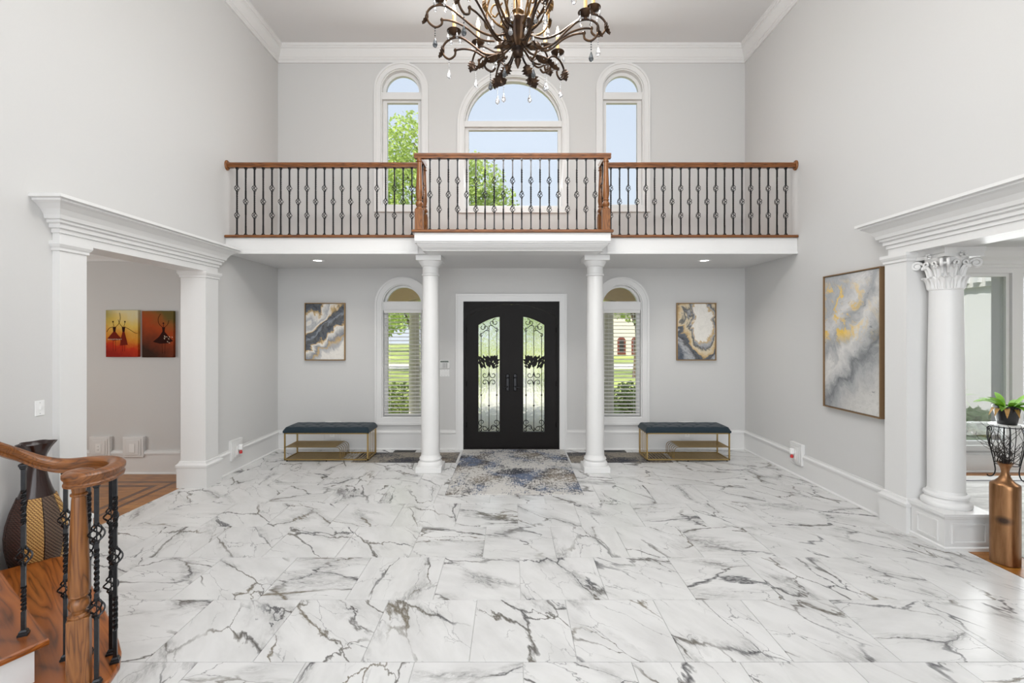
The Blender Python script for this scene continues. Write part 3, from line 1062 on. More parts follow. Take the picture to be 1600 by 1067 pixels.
for s in (-1, 1):
    leaf_pts = [(0.0012, 0.02), (0.716, 0.02)] + [(0.716 - 0.7148 * i / 16, door_top(0.716 - 0.7148 * i / 16) - 0.004) for i in range(17)]
    gx0, gx1, gz0 = 0.19, 0.53, 0.27
    gl = [(gx0, gz0), (gx1, gz0)] + [(gx1 - (gx1 - gx0) * i / 10, glass_top(gx1 - (gx1 - gx0) * i / 10)) for i in range(11)]
    S = lambda L: [(s * a, b) for a, b in L]
    leaf = build(MB().prism(S(leaf_pts), YB + 0.035, YB + 0.085, 'xz', [S(gl)]), 'door_leaf', 'bronze', door)
    cxm, czm = 0.36, 1.2
    big = [(cxm + (a - cxm) * 1.13, czm + (b - czm) * 1.045) for a, b in gl]
    build(MB().prism(S(big), YB + 0.022, YB + 0.036, 'xz', [S(gl)]), 'glazing_bead', 'bronze', leaf)
    build(MB().prism(S(gl), YB + 0.062, YB + 0.070, 'xz'), 'door_glass', 'rain', leaf)
    yg = YB + 0.045

    def sc(pts, r=0.0055, name='scroll'):
        build(MB().tube([(s * a, yg, b) for a, b in pts], r, 6), name, 'bronze', leaf, 60)
    for x in (0.235, 0.36, 0.485):
        sc([(x, 0.28), (x, glass_top(x) - (0.16 if x != 0.36 else 0.10))], 0.006, 'bar')
    for x in (0.235, 0.485):
        for z in (0.86, 1.45):
            build(MB().lathe([(0.0, -0.016), (0.012, -0.008), (0.015, 0), (0.012, 0.008), (0.0, 0.016)], (s * x, yg, z), 8), 'collar', 'bronze', leaf, 60)
    build(MB().lathe([(0.0, -0.016), (0.012, -0.008), (0.015, 0), (0.012, 0.008), (0.0, 0.016)], (s * 0.36, yg, 0.69), 8), 'collar', 'bronze', leaf, 60)
    # four heart scrolls in the middle
    for dx in (-1, 1):
        for dz in (-1, 1):
            path = [(0.36, 1.12 + dz * 0.11), (0.36 + dx * 0.02, 1.12 + dz * 0.03)] + curl(0.36 + dx * 0.065, 1.12 + dz * 0.062, 0.055, PI if dx > 0 else 0, (0.9 if dx * dz > 0 else -0.9), 14)
            sc(path, 0.006)
    # top and bottom scrolls
    for dx in (-1, 1):
        zt = glass_top(0.36 + dx * 0.10) - 0.075
        sc(curl(0.36 + dx * 0.105, zt, 0.058, PI / 2, dx * 0.95, 14))
        sc(curl(0.36 + dx * 0.055, zt - 0.01 + 0.0, 0.045, -PI / 2, -dx * 0.9, 14))
        sc([(0.36, zt - 0.06), (0.36 + dx * 0.05, zt - 0.05), (0.36 + dx * 0.11, zt - 0.10)] + curl(0.36 + dx * 0.12, zt - 0.13, 0.032, PI / 2, -dx * 0.8, 10))
        sc(curl(0.36 + dx * 0.115, 0.42, 0.06, -PI / 2, dx * 0.95, 14))
        sc(curl(0.36 + dx * 0.065, 0.335, 0.055, PI, dx * 0.9, 14))
        sc(curl(0.36 + dx * 0.13, 0.30, 0.035, PI / 2, -dx * 0.9, 10))
        sc([(0.36, 0.28), (0.36 + dx * 0.05, 0.35), (0.36 + dx * 0.10, 0.36), (0.36 + dx * 0.16, 0.32)])
    # leafy plaque behind the ironwork: cluster of dark leaves
    pq = MB()
    rnd = random.Random(5)
    for k in range(80):
        x = 0.375 + rnd.uniform(-0.125, 0.125)
        z = 1.36 + rnd.uniform(-0.085, 0.085)
        a = PI / 2 + (x - 0.36) * -6 + rnd.uniform(-0.5, 0.5)
        L, w = rnd.uniform(0.05, 0.085), rnd.uniform(0.014, 0.024)
        dx, dz = math.cos(a), math.sin(a)
        P = [(x, z), (x + dx * L * .5 - dz * w, z + dz * L * .5 + dx * w), (x + dx * L, z + dz * L), (x + dx * L * .5 + dz * w, z + dz * L * .5 - dx * w)]
        yy = yg + rnd.uniform(-0.012, 0.01)
        pq.prism([(s * a_, b_) for a_, b_ in P], yy - 0.002, yy + 0.002, 'xz')
    #pq.box(min(s * 0.27, s * 0.45), yg - 0.002, 1.285, max(s * 0.27, s * 0.45), yg + 0.004, 1.40)
    build(pq, 'leaf_plaque', 'bronze', leaf)
    # handle set
    hb = MB().bbox(s * 0.06 - 0.028, YB + 0.012, 0.93, s * 0.06 + 0.028, YB + 0.036, 1.20, 0.01)
    h = build(hb, 'handle_plate', 'iron', leaf)
    build(MB().lathe([(0.0, 0.0), (0.022, 0.004), (0.024, 0.012), (0.012, 0.02), (0, 0.022)], (s * 0.06, YB + 0.005, 1.13), 12), 'lock_cylinder', 'iron', h, 50)
    build(MB().tube([(s * 0.06, YB + 0.02, 1.00), (s * 0.06, YB - 0.03, 1.00), (s * 0.075, YB - 0.04, 0.995), (s * 0.13, YB - 0.038, 0.985)], [0.011, 0.010, 0.010, 0.008], 8), 'lever', 'iron', h, 60)
    for z in (0.34, 1.0, 1.86):
        build(MB().lathe([(0.0, 0), (0.009, 0.004), (0.009, 0.085), (0, 0.09)], (s * 0.722, YB + 0.022, z), 8), 'hinge', 'bronze', leaf, 50)

# ------------------------------------------------------------------ balcony
BY, BYC, BZ, SOF = 6.05, 5.74, 3.13, 2.89
XL, XR = CX - 1.235, CX + 1.235
balc = thing('balcony', (0, 6.6, SOF), 'white balcony floor spanning the hall above the front door', 'balcony')
sl = MB()
WXi, YBi = WX - 0.002, YB - 0.002
plan = [(-WXi, BY), (XL + 0.02, BY), (XL + 0.02, BYC), (XR - 0.02, BYC), (XR - 0.02, BY), (WXi, BY), (WXi, YBi), (-WXi, YBi)]
plan2 = [(-WXi, BY + 0.01), (XL + 0.10, BY + 0.01), (XL + 0.10, BYC + 0.10), (XR - 0.10, BYC + 0.10), (XR - 0.10, BY + 0.01), (WXi, BY + 0.01), (WXi, YBi), (-WXi, YBi)]
build(MB().prism(plan2, SOF, 2.99, 'xy'), 'soffit', 'ceil', balc)
build(MB().prism(plan, 2.985, BZ - 0.035, 'xy'), 'fascia', 'white', balc)
for x0, x1 in ((-WX + 0.002, XL), (XR, WX - 0.002)):
    m = MB()
    run(m, [(0, SOF - 0.004), (0.012, SOF - 0.004), (0.012, 2.915), (0.004, 2.925), (0.004, 2.99), (0, 2.99)], (x0, BY), (x1, BY), (0, -1))
    build(m, 'fascia_moulding', 'white', balc)
rings = []
for o, z in [(0.105, 2.888), (0.095, 2.90), (0.06, 2.925), (0.03, 2.955), (0.022, 2.972), (0.0, 2.976), (0.0, 2.992)]:
    rings.append([(XL + 0.02 + o, BY + 0.1, z), (XL + 0.02 + o, BYC + o, z), (XR - 0.02 - o, BYC + o, z), (XR - 0.02 - o, BY + 0.1, z)])
build(MB().loft(rings), 'cove_moulding', 'white', balc)
for x0, x1 in ((-WX + 0.002, XL + 0.0), (XR, WX - 0.002)):
    nos = MB().bbox(x0, BY - 0.035, BZ - 0.034, x1, BY + 0.12, BZ, 0.008)
    build(nos, 'nosing', 'oak_rail', balc)
nos = MB().bbox(XL - 0.01, BYC - 0.035, BZ - 0.034, XR + 0.01, BY + 0.13, BZ + 0.001, 0.008)
build(nos, 'centre_nosing', 'oak_rail', balc)
build(MB().box(-WXi, BY + 0.12, BZ - 0.034, WXi, YBi, BZ - 0.004), 'walkway_floor', 'plank', balc)
m = MB()
run(m, base_prof(0.2), (-WXi, YBi), (WXi, YBi), (0, -1))
struct(build(MB().add([(a, b, c + BZ) for a, b, c in m.v], m.f), 'baseboard_balcony', 'white'))


# balusters: shared meshes
def square_bar(mb, segs, w):
    """segs: list of (z0, z1, twist turns)"""
    for z0, z1, tw in segs:
        n = max(1, int(abs(tw) * 10))
        rings = []
        for k in range(n + 1):
            t = k / n
            a = tw * 2 * PI * t + PI / 4
            z = z0 + (z1 - z0) * t
            rings.append([(w * 0.7071 * math.cos(a + PI / 2 * q), w * 0.7071 * math.sin(a + PI / 2 * q), z) for q in range(4)])
        mb.loft(rings)


def shoe(mb, z0, up=1, k=1.0):
    rings = []
    for hw, z in [(0.019, 0), (0.019, 0.010), (0.015, 0.014), (0.015, 0.020), (0.010, 0.028)]:
        hw *= k
        rings.append([(-hw, -hw, z0 + up * z), (hw, -hw, z0 + up * z), (hw, hw, z0 + up * z), (-hw, hw, z0 + up * z)])
    mb.loft(rings)


def raw_mesh(mb, name, mat, smooth=None):
    me = bpy.data.meshes.new(name)
    me.from_pydata(mb.v, [], mb.f)
    bm = bmesh.new()
    bm.from_mesh(me)
    bmesh.ops.recalc_face_normals(bm, faces=bm.faces)
    bm.to_mesh(me)
    bm.free()
    me.materials.append(M[mat])
    if smooth:
        me.shade_smooth()
        me.set_sharp_from_angle(angle=R(smooth))
    return me


def basket_mesh(h=0.085, rad=0.030, wr_=0.0042):
    mb = MB()
    for q in range(4):
        pts = []
        for k in range(13):
            t = k / 12
            a = q * PI / 2 + t * PI * 1.0
            r = 0.004 + (rad - 0.004) * math.sin(PI * t) ** 0.8
            pts.append((r * math.cos(a), r * math.sin(a), -h / 2 + h * t))
        mb.tube(pts, wr_, 5)
    for sgn_ in (-1, 1):
        mb.lathe([(0.0, -0.009), (0.011, -0.007), (0.012, 0), (0.011, 0.007), (0.0, 0.009)], (0, 0, sgn_ * h / 2), 8)
    return raw_mesh(mb, 'basket', 'iron', 50)


BASK = basket_mesh()
bal_cache = {}


def baluster_mesh(Hh, double, b1, b2, bm_, w=0.016):
    key = (round(Hh, 3), double)
    if key in bal_cache:
        return bal_cache[key]
    mb = MB()
    g_ = 0.042
    if double:
        square_bar(mb, [(0, b1 - g_, 0), (b1 + g_, b1 + g_ + 0.03, 0), (b1 + g_ + 0.03, b2 - g_ - 0.03, 2.0), (b2 - g_ - 0.03, b2 - g_, 0), (b2 + g_, Hh, 0)], w)
    else:
        lo_, hi_ = bm_ * 0.30, Hh - (Hh - bm_) * 0.28
        square_bar(mb, [(0, lo_, 0), (lo_, bm_ * 0.62, 1.5), (bm_ * 0.62, bm_ - g_, 0), (bm_ + g_, bm_ + (Hh - bm_) * 0.33, 0),
                        (bm_ + (Hh - bm_) * 0.33, hi_, 1.5), (hi_, Hh, 0)], w)
    mb.tube([(0, 0, 0.01), (0, 0, Hh - 0.01)], 0.0028, 5)
    shoe(mb, 0)
    shoe(mb, Hh, -1, 0.8)
    me = raw_mesh(mb, 'baluster', 'iron')
    bal_cache[key] = me
    return me


def put_baluster(parent, x, y, z, Hh, double, b1=0.265, b2=0.62, bm_=0.445, rz=0.0):
    me = baluster_mesh(Hh, double, b1, b2, bm_)
    o = inst('baluster', me, parent, Vector((x, y, z)) - wl(parent), rz)
    for zz in ((b1, b2) if double else (bm_,)):
        inst('basket', BASK, o, (0, 0, zz), R(20))
    return o


RAILP = [(-0.028, 0.0), (0.028, 0.0), (0.031, 0.012), (0.024, 0.020), (0.026, 0.028), (0.034, 0.038), (0.034, 0.052), (0.024, 0.063), (0.0, 0.068),
         (-0.024, 0.063), (-0.034, 0.052), (-0.034, 0.038), (-0.026, 0.028), (-0.024, 0.020), (-0.031, 0.012)]
RB = BZ + 0.89        # underside of the handrail


def newel(parent, x, y, z, Hh, hb=0.26, w=0.095, mat='oak_post'):
    mb = MB().bbox(x - w / 2, y - w / 2, z, x + w / 2, y + w / 2, z + hb, 0.004)
    n_ = build(mb, 'newel_post', mat, parent)
    T_ = Hh - hb
    q = w / 2
    prof = [(q * 0.92, 0), (q * 0.98, 0.008), (q * 0.92, 0.018), (q * 0.66, 0.024), (q * 0.66, 0.034), (q * 0.9, 0.048), (q * 1.0, 0.066), (q * 0.9, 0.086), (q * 0.66, 0.10),
            (q * 0.66, 0.108), (q * 0.84, 0.114), (q * 0.84, 0.122), (q * 0.66, 0.13), (q * 0.92, 0.13 + (T_ - 0.13) * 0.12), (q * 0.88, 0.13 + (T_ - 0.13) * 0.25), (q * 0.70, 0.13 + (T_ - 0.13) * 0.62),
            (q * 0.60, T_ - 0.06), (q * 0.60, T_ - 0.045), (q * 0.78, T_ - 0.038), (q * 0.78, T_ - 0.03), (q * 0.62, T_ - 0.022), (q * 0.7, T_)]
    build(MB().lathe(prof, (x, y, z + hb), 20), 'turned_shaft', mat, n_, 40)
    return n_


def side_rail(sgn_, label):
    t = thing('balcony_railing', (sgn_ * 2.45, BY + 0.03, BZ), label, 'railing', 'balcony railing runs')
    xw_, xn = sgn_ * WX, CX + sgn_ * 1.14
    build(MB().rail([(xw_ - sgn_ * 0.02, BY + 0.03, RB), (xn, BY + 0.03, RB)], RAILP), 'handrail', 'oak_rail', t, 40)
    ros = MB()
    rings = []
    for r, d in [(0.0, 0.0), (0.066, 0.0), (0.066, 0.012), (0.056, 0.022), (0.0, 0.024)]:
        rings.append([(xw_ - sgn_ * d, BY + 0.03 + 0.8 * r * math.cos(2 * PI * k / 20), RB + 0.032 + r * math.sin(2 * PI * k / 20)) for k in range(20)])
    ros.loft(rings)
    build(ros, 'rosette', 'oak_post', t, 40)
    for k in range(21):
        x = sgn_ * (3.595 - 0.1146 * k)
        put_baluster(t, x, BY + 0.03, BZ, 0.89, k % 2 == 0)
    return t


side_rail(-1, 'long oak and iron balcony railing run against the left wall')
side_rail(1, 'long oak and iron balcony railing run against the right wall')
t = thing('balcony_railing', (CX, BYC + 0.03, BZ), 'projecting centre section of oak and iron balcony railing with four posts', 'railing', 'balcony railing runs')
nx = 1.16
cyf, cyb = BYC + 0.03, BY + 0.03
build(MB().rail([(CX - nx - 0.06, cyf, RB + 0.002), (CX + nx + 0.06, cyf, RB + 0.002)], RAILP), 'handrail', 'oak_rail', t, 40)
for s in (-1, 1):
    build(MB().rail([(CX + s * nx, cyf, RB + 0.001), (CX + s * nx, cyb + 0.03, RB + 0.001)], RAILP), 'handrail', 'oak_railY', t, 40)
    newel(t, CX + s * nx, cyf, BZ, 0.89)
    newel(t, CX + s * nx, cyb, BZ, 0.89)
    for k in (1, 2):
        put_baluster(t, CX + s * nx, cyf + (cyb - cyf) * k / 3, BZ, 0.89, k % 2 == 0)
for k in range(19):
    put_baluster(t, CX - 1.026 + 0.114 * k, cyf, BZ, 0.89, k % 2 == 1)

# ------------------------------------------------------------------ columns below the balcony
for cx, lab in ((-1.098, 'slim round white column left of the front door'), (1.135, 'slim round white column right of the front door')):
    cy = 6.30
    t = thing('column', (cx, cy, 0), lab, 'column', 'entrance columns')
    build(MB().bbox(cx - 0.172, cy - 0.172, 0, cx + 0.172, cy + 0.172, 0.075, 0.004), 'plinth', 'white', t)
    build(MB().lathe([(0.168, 0.075), (0.168, 0.10), (0.155, 0.125), (0.142, 0.135), (0.142, 0.15), (0.150, 0.16), (0.146, 0.175), (0.130, 0.19), (0.124, 0.22)], (cx, cy, 0), 32), 'base', 'white', t, 40)
    build(MB().lathe([(0.123, 0.2), (0.123, 0.9), (0.118, 1.5), (0.111, 2.1), (0.105, 2.62), (0.108, 2.64)], (cx, cy, 0), 32), 'shaft', 'white', t, 40)
    build(MB().lathe([(0.105, 2.62), (0.118, 2.63), (0.118, 2.65), (0.107, 2.66), (0.107, 2.745), (0.122, 2.755), (0.126, 2.77), (0.150, 2.80), (0.158, 2.82)], (cx, cy, 0), 32), 'capital', 'white', t, 40)
    build(MB().bbox(cx - 0.168, cy - 0.168, 2.82, cx + 0.168, cy + 0.168, SOF, 0.004), 'abacus', 'white', t)


# ------------------------------------------------------------------ corinthian columns in the right opening
def corinthian(px, py, lab, glab, y0, y1):
    ped = thing('pedestal', (px, (y0 + y1) / 2, 0), glab, 'pedestal')
    x0, x1 = 3.684, 4.10
    build(MB().box(x0, y0, 0, x1, y1, 0.285), 'body', 'white', ped)
    rings = []
    for o, z in [(0.0, 0.268), (0.006, 0.272), (0.006, 0.285), (0.018, 0.292), (0.018, 0.316)]:
        rings.append([(x0 - o, y0 - o, z), (x1 + o, y0 - o, z), (x1 + o, y1 + o, z), (x0 - o, y1 + o, z)])
    build(MB().loft(rings), 'cap', 'white', ped)
    rings = []
    for o, z in [(0.014, 0.0), (0.014, 0.028), (0.004, 0.036), (0.0, 0.036)]:
        rings.append([(x0 - o, y0 - o, z), (x1 + o, y0 - o, z), (x1 + o, y1 + o, z), (x0 - o, y1 + o, z)])
    build(MB().loft(rings), 'foot', 'white', ped)
    ym, xm = 0.06, 0.06
    A = lambda a, b, e: [(a + e, 0.062 + e), (b - e, 0.062 + e), (b - e, 0.235 - e), (a + e, 0.235 - e)]
    build(MB().prism(A(y0 + ym, y1 - ym, 0), x0 - 0.009, x0, 'yz', [A(y0 + ym, y1 - ym, 0.016)]), 'panel_moulding', 'white', ped)
    build(MB().prism(A(x0 + xm, x1 - xm, 0), y0 - 0.009, y0, 'xz', [A(x0 + xm, x1 - xm, 0.016)]), 'panel_moulding', 'white', ped)
    t = thing('corinthian_column', (px, py, 0.316), lab, 'column')
    z = 0.316
    build(MB().lathe([(0.172, 0), (0.178, 0.012), (0.178, 0.03), (0.170, 0.045), (0.155, 0.052), (0.148, 0.066), (0.148, 0.078), (0.158, 0.086), (0.158, 0.104), (0.150, 0.112), (0.138, 0.118), (0.131, 0.14)], (px, py, z), 40), 'base', 'white', t, 40)
    build(MB().lathe([(0.130, 0.13), (0.130, 0.7), (0.126, 1.2), (0.118, 1.75), (0.116, 1.93)], (px, py, z), 40), 'shaft', 'white', t, 40)
    zc = z + 1.92      # capital
    cap = build(MB().lathe([(0.116, 0.0), (0.122, 0.004), (0.122, 0.012), (0.112, 0.018), (0.114, 0.14), (0.122, 0.22), (0.145, 0.27), (0.15, 0.285), (0.0, 0.285)], (px, py, zc), 32), 'capital', 'white', t, 40)

    def leaf_mesh(w, h, out):
        mb = MB()
        prof = [(0.0, 0.0), (0.004, 0.3), (0.010, 0.6), (0.022, 0.82), (out * 0.8, 0.97), (out, 1.0), (out * 1.12, 0.93), (out * 1.02, 0.86)]
        rings = []
        for i, (o, zz) in enumerate(prof):
            tt = i / (len(prof) - 1)
            ww = w * (1.0 if i < 4 else (1.0 - 0.75 * ((i - 3) / 4) ** 1.5)) * (0.88 + 0.12 * math.cos(i * 2.2))
            ring = []
            for k in range(7):
                u = -1 + 2 * k / 6
                rib = 0.012 * (1 - abs(u)) + 0.005 * math.cos(u * 9)
                ring.append((o + rib - 0.004 * u * u, u * ww / 2, zz * h))
            ring2 = [(a - 0.008, b * 0.96, c) for a, b, c in reversed(ring)]
            rings.append(ring + ring2)
        mb.loft(rings)
        return raw_mesh(mb, 'acanthus_leaf', 'white', 60)
    l1, l2 = leaf_mesh(0.094, 0.110, 0.036), leaf_mesh(0.084, 0.205, 0.044)
    for row, me, rr, n_, off in ((0, l1, 0.113, 8, 0.0), (1, l2, 0.112, 8, PI / 8)):
        for k in range(n_):
            a = off + 2 * PI * k / n_
            inst('acanthus_leaf', me, cap, Vector((px + rr * math.cos(a), py + rr * math.sin(a), zc + 0.012)) - wl(cap), a)
    # corner volutes
    for k in range(4):
        a = PI / 4 + k * PI / 2
        d = Vector((math.cos(a), math.sin(a), 0))
        n2 = Vector((-d.y, d.x, 0))
        for s in (-1, 1):
            pts = []
            for r_, zz in [(0.118, 0.15), (0.128, 0.20), (0.155, 0.245), (0.185, 0.262)]:
                pts.append((r_, zz))
            for i in range(22):
                tt = i / 21
                aa = PI / 2 - 2 * PI * 1.35 * tt
                rr = 0.036 * (1 - 0.8 * tt)
                pts.append((0.195 + rr * math.cos(aa), 0.228 + rr * math.sin(aa)))
            P = [Vector((px, py, zc)) + d * r_ + n2 * (s * (0.022 - 0.05 * max(0, 0.17 - r_))) + Vector((0, 0, zz)) for r_, zz in pts]
            build(MB().tube(P, [0.014 - 0.006 * i / len(P) for i in range(len(P))], 8), 'volute', 'white', cap, 60)
        build(MB().tube([tuple(Vector((px, py, zc + 0.228)) + d * 0.195 + n2 * q) for q in (-0.034, 0.034)], 0.016, 8), 'volute_eye', 'white', cap, 60)
        # small helices and flower on each face
        f = Vector((math.cos(k * PI / 2), math.sin(k * PI / 2), 0))
        f2 = Vector((-f.y, f.x, 0))
        for s in (-1, 1):
            P = []
            for i in range(18):
                tt = i / 17
                aa = -PI / 2 + s * (2 * PI * 1.1 * tt)
                rr = 0.030 * (1 - 0.75 * tt)
                P.append(Vector((px, py, zc)) + f * 0.142 + f2 * (s * 0.036 + rr * math.cos(aa)) + Vector((0, 0, 0.232 + rr * math.sin(aa))))
            build(MB().tube(P, 0.010, 8), 'helix', 'white', cap, 60)
        fl_ = MB()
        for q in range(6):
            aa = q * PI / 3
            c_ = Vector((px, py, zc + 0.300)) + f * 0.163 + f2 * (0.020 * math.cos(aa)) + Vector((0, 0, 0.020 * math.sin(aa)))
            fl_.lathe([(0, -0.010), (0.010, -0.005), (0.012, 0), (0.010, 0.005), (0, 0.010)], tuple(c_), 6)
        build(fl_, 'flower', 'white', cap, 60)
    # concave abacus
    def ab(hw, dip, z0, z1):
        P = []
        for k in range(4):
            a = k * PI / 2
            for i in range(9):
                u = -1 + 2 * i / 8
                x_, y_ = u * hw, -(hw - dip * (1 - u * u))
                P.append((px + x_ * math.cos(a) - y_ * math.sin(a), py + x_ * math.sin(a) + y_ * math.cos(a)))
        return MB().prism(P, z0, z1, 'xy')
    build(ab(0.170, 0.032, zc + 0.283, zc + 0.318), 'abacus', 'white', cap)
    build(ab(0.180, 0.032, zc + 0.318, zc + 0.364), 'abacus_lip', 'white', cap)


corinthian(3.905, 4.17, 'white Corinthian column with carved leafy capital at the right opening', 'low panelled white pedestal under the Corinthian column', 3.945, 4.275)

# ------------------------------------------------------------------ recessed lights under the balcony
for cx, lab in ((-2.76, 'lit round recessed ceiling light above the left bench'), (2.75, 'lit round recessed ceiling light above the right bench')):
    t = thing('recessed_light', (cx, 6.61, SOF), lab, 'light', 'recessed lights under the balcony')
    rings = [[(cx + r * math.cos(2 * PI * k / 28), 6.61 + r * math.sin(2 * PI * k / 28), z) for k in range(28)] for r, z in ((0.058, SOF + 0.0), (0.058, SOF - 0.005), (0.088, SOF - 0.004), (0.09, SOF))]
    build(MB().loft(rings, caps=False), 'trim_ring', 'plastic', t, 40)
    build(MB().lathe([(0, -0.002), (0.059, -0.002), (0.059, 0.0), (0, 0.0)], (cx, 6.61, SOF), 24), 'lens', 'canlight', t)
    d = bpy.data.lights.new('downlight', 'SPOT')
    d.energy = 20
    d.spot_size = R(125)
    d.spot_blend = 0.8
    d.shadow_soft_size = 0.05
    d.color = (1, 0.96, 0.90)
    o = bpy.data.objects.new('downlight', d)
    col.objects.link(o)
    o.parent = t
    o.location = (0, 0, -0.02)

# ------------------------------------------------------------------ benches
def bench(x0, x1, y0, y1, flip, label):
    """flip=False: closed rod side at the right end"""
    t = thing('shoe_bench', ((x0 + x1) / 2, (y0 + y1) / 2, 0), label, 'bench', 'shoe benches')
    X = (lambda u: x1 - u) if flip else (lambda u: x0 + u)
    L = x1 - x0
    D = y1 - y0
    w = 0.018
    # cushion: tufted
    nx_, ny_ = 48, 20
    tufts = [(L * (i + 0.5 + (0.5 if r % 2 else 0)) / 6, D * (r + 0.7) / 3.4) for r in range(3) for i in range(6 - (r % 2))]
    top = []
    for j in range(ny_ + 1):
        row = []
        for i in range(nx_ + 1):
            u, v_ = L * i / nx_, D * j / ny_
            ex = min(u, L - u) / 0.05
            ey = min(v_, D - v_) / 0.05
            k = min(1, ex) * (2 - min(1, ex)) * min(1, ey) * (2 - min(1, ey))
            z = 0.445 + 0.055 * (max(k, 0.0) ** 0.5)
            for a, b in tufts:
                dd = math.hypot(u - a, v_ - b)
                z -= 0.014 * math.exp(-(dd / 0.022) ** 2) + 0.006 * math.exp(-(dd / 0.06) ** 2)
            row.append((x0 - 0.012 + u * (L + 0.024) / L, y0 - 0.012 + v_ * (D + 0.024) / D, z))
        top.append(row)
    mb = MB()
    vs = [p for r_ in top for p in r_]
    W = nx_ + 1
    fs = [(j * W + i, j * W + i + 1, (j + 1) * W + i + 1, (j + 1) * W + i) for j in range(ny_) for i in range(nx_)]
    border = [(i, 0) for i in range(nx_ + 1)] + [(nx_, j) for j in range(1, ny_ + 1)] + [(i, ny_) for i in range(nx_ - 1, -1, -1)] + [(0, j) for j in range(ny_ - 1, 0, -1)]
    k0 = len(vs)
    vs += [(top[j][i][0], top[j][i][1], 0.416) for i, j in border]
    nb = len(border)
    for q in range(nb):
        r_ = (q + 1) % nb
        a, b = border[q], border[r_]
        fs.append((a[1] * W + a[0], k0 + q, k0 + r_, b[1] * W + b[0]))
    fs.append(tuple(range(k0, k0 + nb)))
    mb.add(vs, fs)
    cu = build(mb, 'cushion', 'velvet', t, 50)
    for a, b in tufts:
        build(MB().lathe([(0, -0.003), (0.010, -0.001), (0.008, 0.005), (0, 0.007)], (x0 + a, y0 + b, 0.484), 8), 'tuft_button', 'velvet', cu, 60)
    fr_ = MB()
    for zz in (0.398, 0.02):
        fr_.box(x0, y0, zz, x1, y0 + w, zz + w)
        fr_.box(x0, y1 - w, zz, x1, y1, zz + w)
        fr_.box(x0, y0, zz, x0 + w, y1, zz + w)
        fr_.box(x1 - w, y0, zz, x1, y1, zz + w)
    build(fr_, 'frame', 'brass', t)
    for xx in (x0, x1 - w):
        for yy in (y0, y1 - w):
            build(MB().box(xx, yy, 0.02, xx + w, yy + w, 0.40), 'leg', 'brass', t)
    for xx in (x0 + 0.04, (x0 + x1) / 2, x1 - 0.04):
        for yy in (y0 + 0.009, y1 - 0.009):
            build(MB().lathe([(0.012, 0.004), (0.012, 0.02)], (xx, yy, 0), 10), 'foot', 'rubber', t)
    # side rods
    for k in range(1, 5):
        yy = y0 + D * k / 5
        build(MB().tube([(X(L - w / 2), yy, 0.03), (X(L - w / 2), yy, 0.40)], 0.005, 6), 'side_rod', 'brass', t, 60)
    # shelf: bent rods with an expanded sheet on top
    sl_ = L * 0.66
    for k in range(6):
        yy = y0 + 0.03 + (D - 0.06) * k / 5
        pts = [(X(0.01), yy, 0.203), (X(sl_ - 0.06), yy, 0.203)]
        for q in range(1, 7):
            a = PI / 2 * q / 6
            pts.append((X(sl_ - 0.06 + 0.06 * math.sin(a)), yy, 0.203 - 0.06 * (1 - math.cos(a))))
        pts.append((X(sl_), yy, 0.028))
        build(MB().tube(pts, 0.005, 6), 'bent_rod', 'brass', t, 60)
    for k in range(22):
        yy = y0 + 0.012 + (D - 0.024) * k / 21
        build(MB().box(min(X(0.005), X(sl_ - 0.07)), yy - 0.005, 0.205, max(X(0.005), X(sl_ - 0.07)), yy + 0.005, 0.209), 'shelf_wire', 'brass', t)
        build(MB().box(min(X(0.005), X(sl_)), yy - 0.006, 0.026, max(X(0.005), X(sl_)), yy + 0.006, 0.031), 'bottom_wire', 'brass', t)
    build(MB().box(min(X(0), X(w)), y0, 0.195, max(X(0), X(w)), y1, 0.207), 'shelf_support', 'brass', t)
    for k in range(9):
        u = sl_ + (L - sl_) * (k + 0.5) / 9
        build(MB().tube([(X(u), y0 + 0.01, 0.029), (X(u), y1 - 0.01, 0.029)], 0.005, 6), 'bottom_rod', 'brass', t, 60)


bench(-3.28, -2.065, 6.69, 7.10, False, 'teal tufted bench on gold frame below the navy diagonal painting')
bench(1.95, 3.155, 6.69, 7.10, True, 'teal tufted bench on gold frame below the white bloom painting')


# ------------------------------------------------------------------ rugs, vents
def rug(name, x0, y0, x1, y1, mat, label, cat, h=0.008, group=None):
    t = thing(name, ((x0 + x1) / 2, (y0 + y1) / 2, 0), label, cat, group)
    rnd = random.Random(int(x0 * 100) + 3)
    n_ = 40
    P = [(x0 + (x1 - x0) * i / n_, y0 + rnd.uniform(-0.003, 0.003)) for i in range(n_ + 1)] + [(x1 - (x1 - x0) * i / n_, y1 + rnd.uniform(-0.003, 0.003)) for i in range(n_ + 1)]
    build(MB().prism(P, 0, h, 'xy'), 'pile', mat, t)
    build(MB().tube([(x0, y0, h * 0.5), (x0, y1, h * 0.5)], h * 0.55, 6), 'binding', 'rug_edge', t)
    build(MB().tube([(x1, y0, h * 0.5), (x1, y1, h * 0.5)], h * 0.55, 6), 'binding', 'rug_edge', t)
    return t


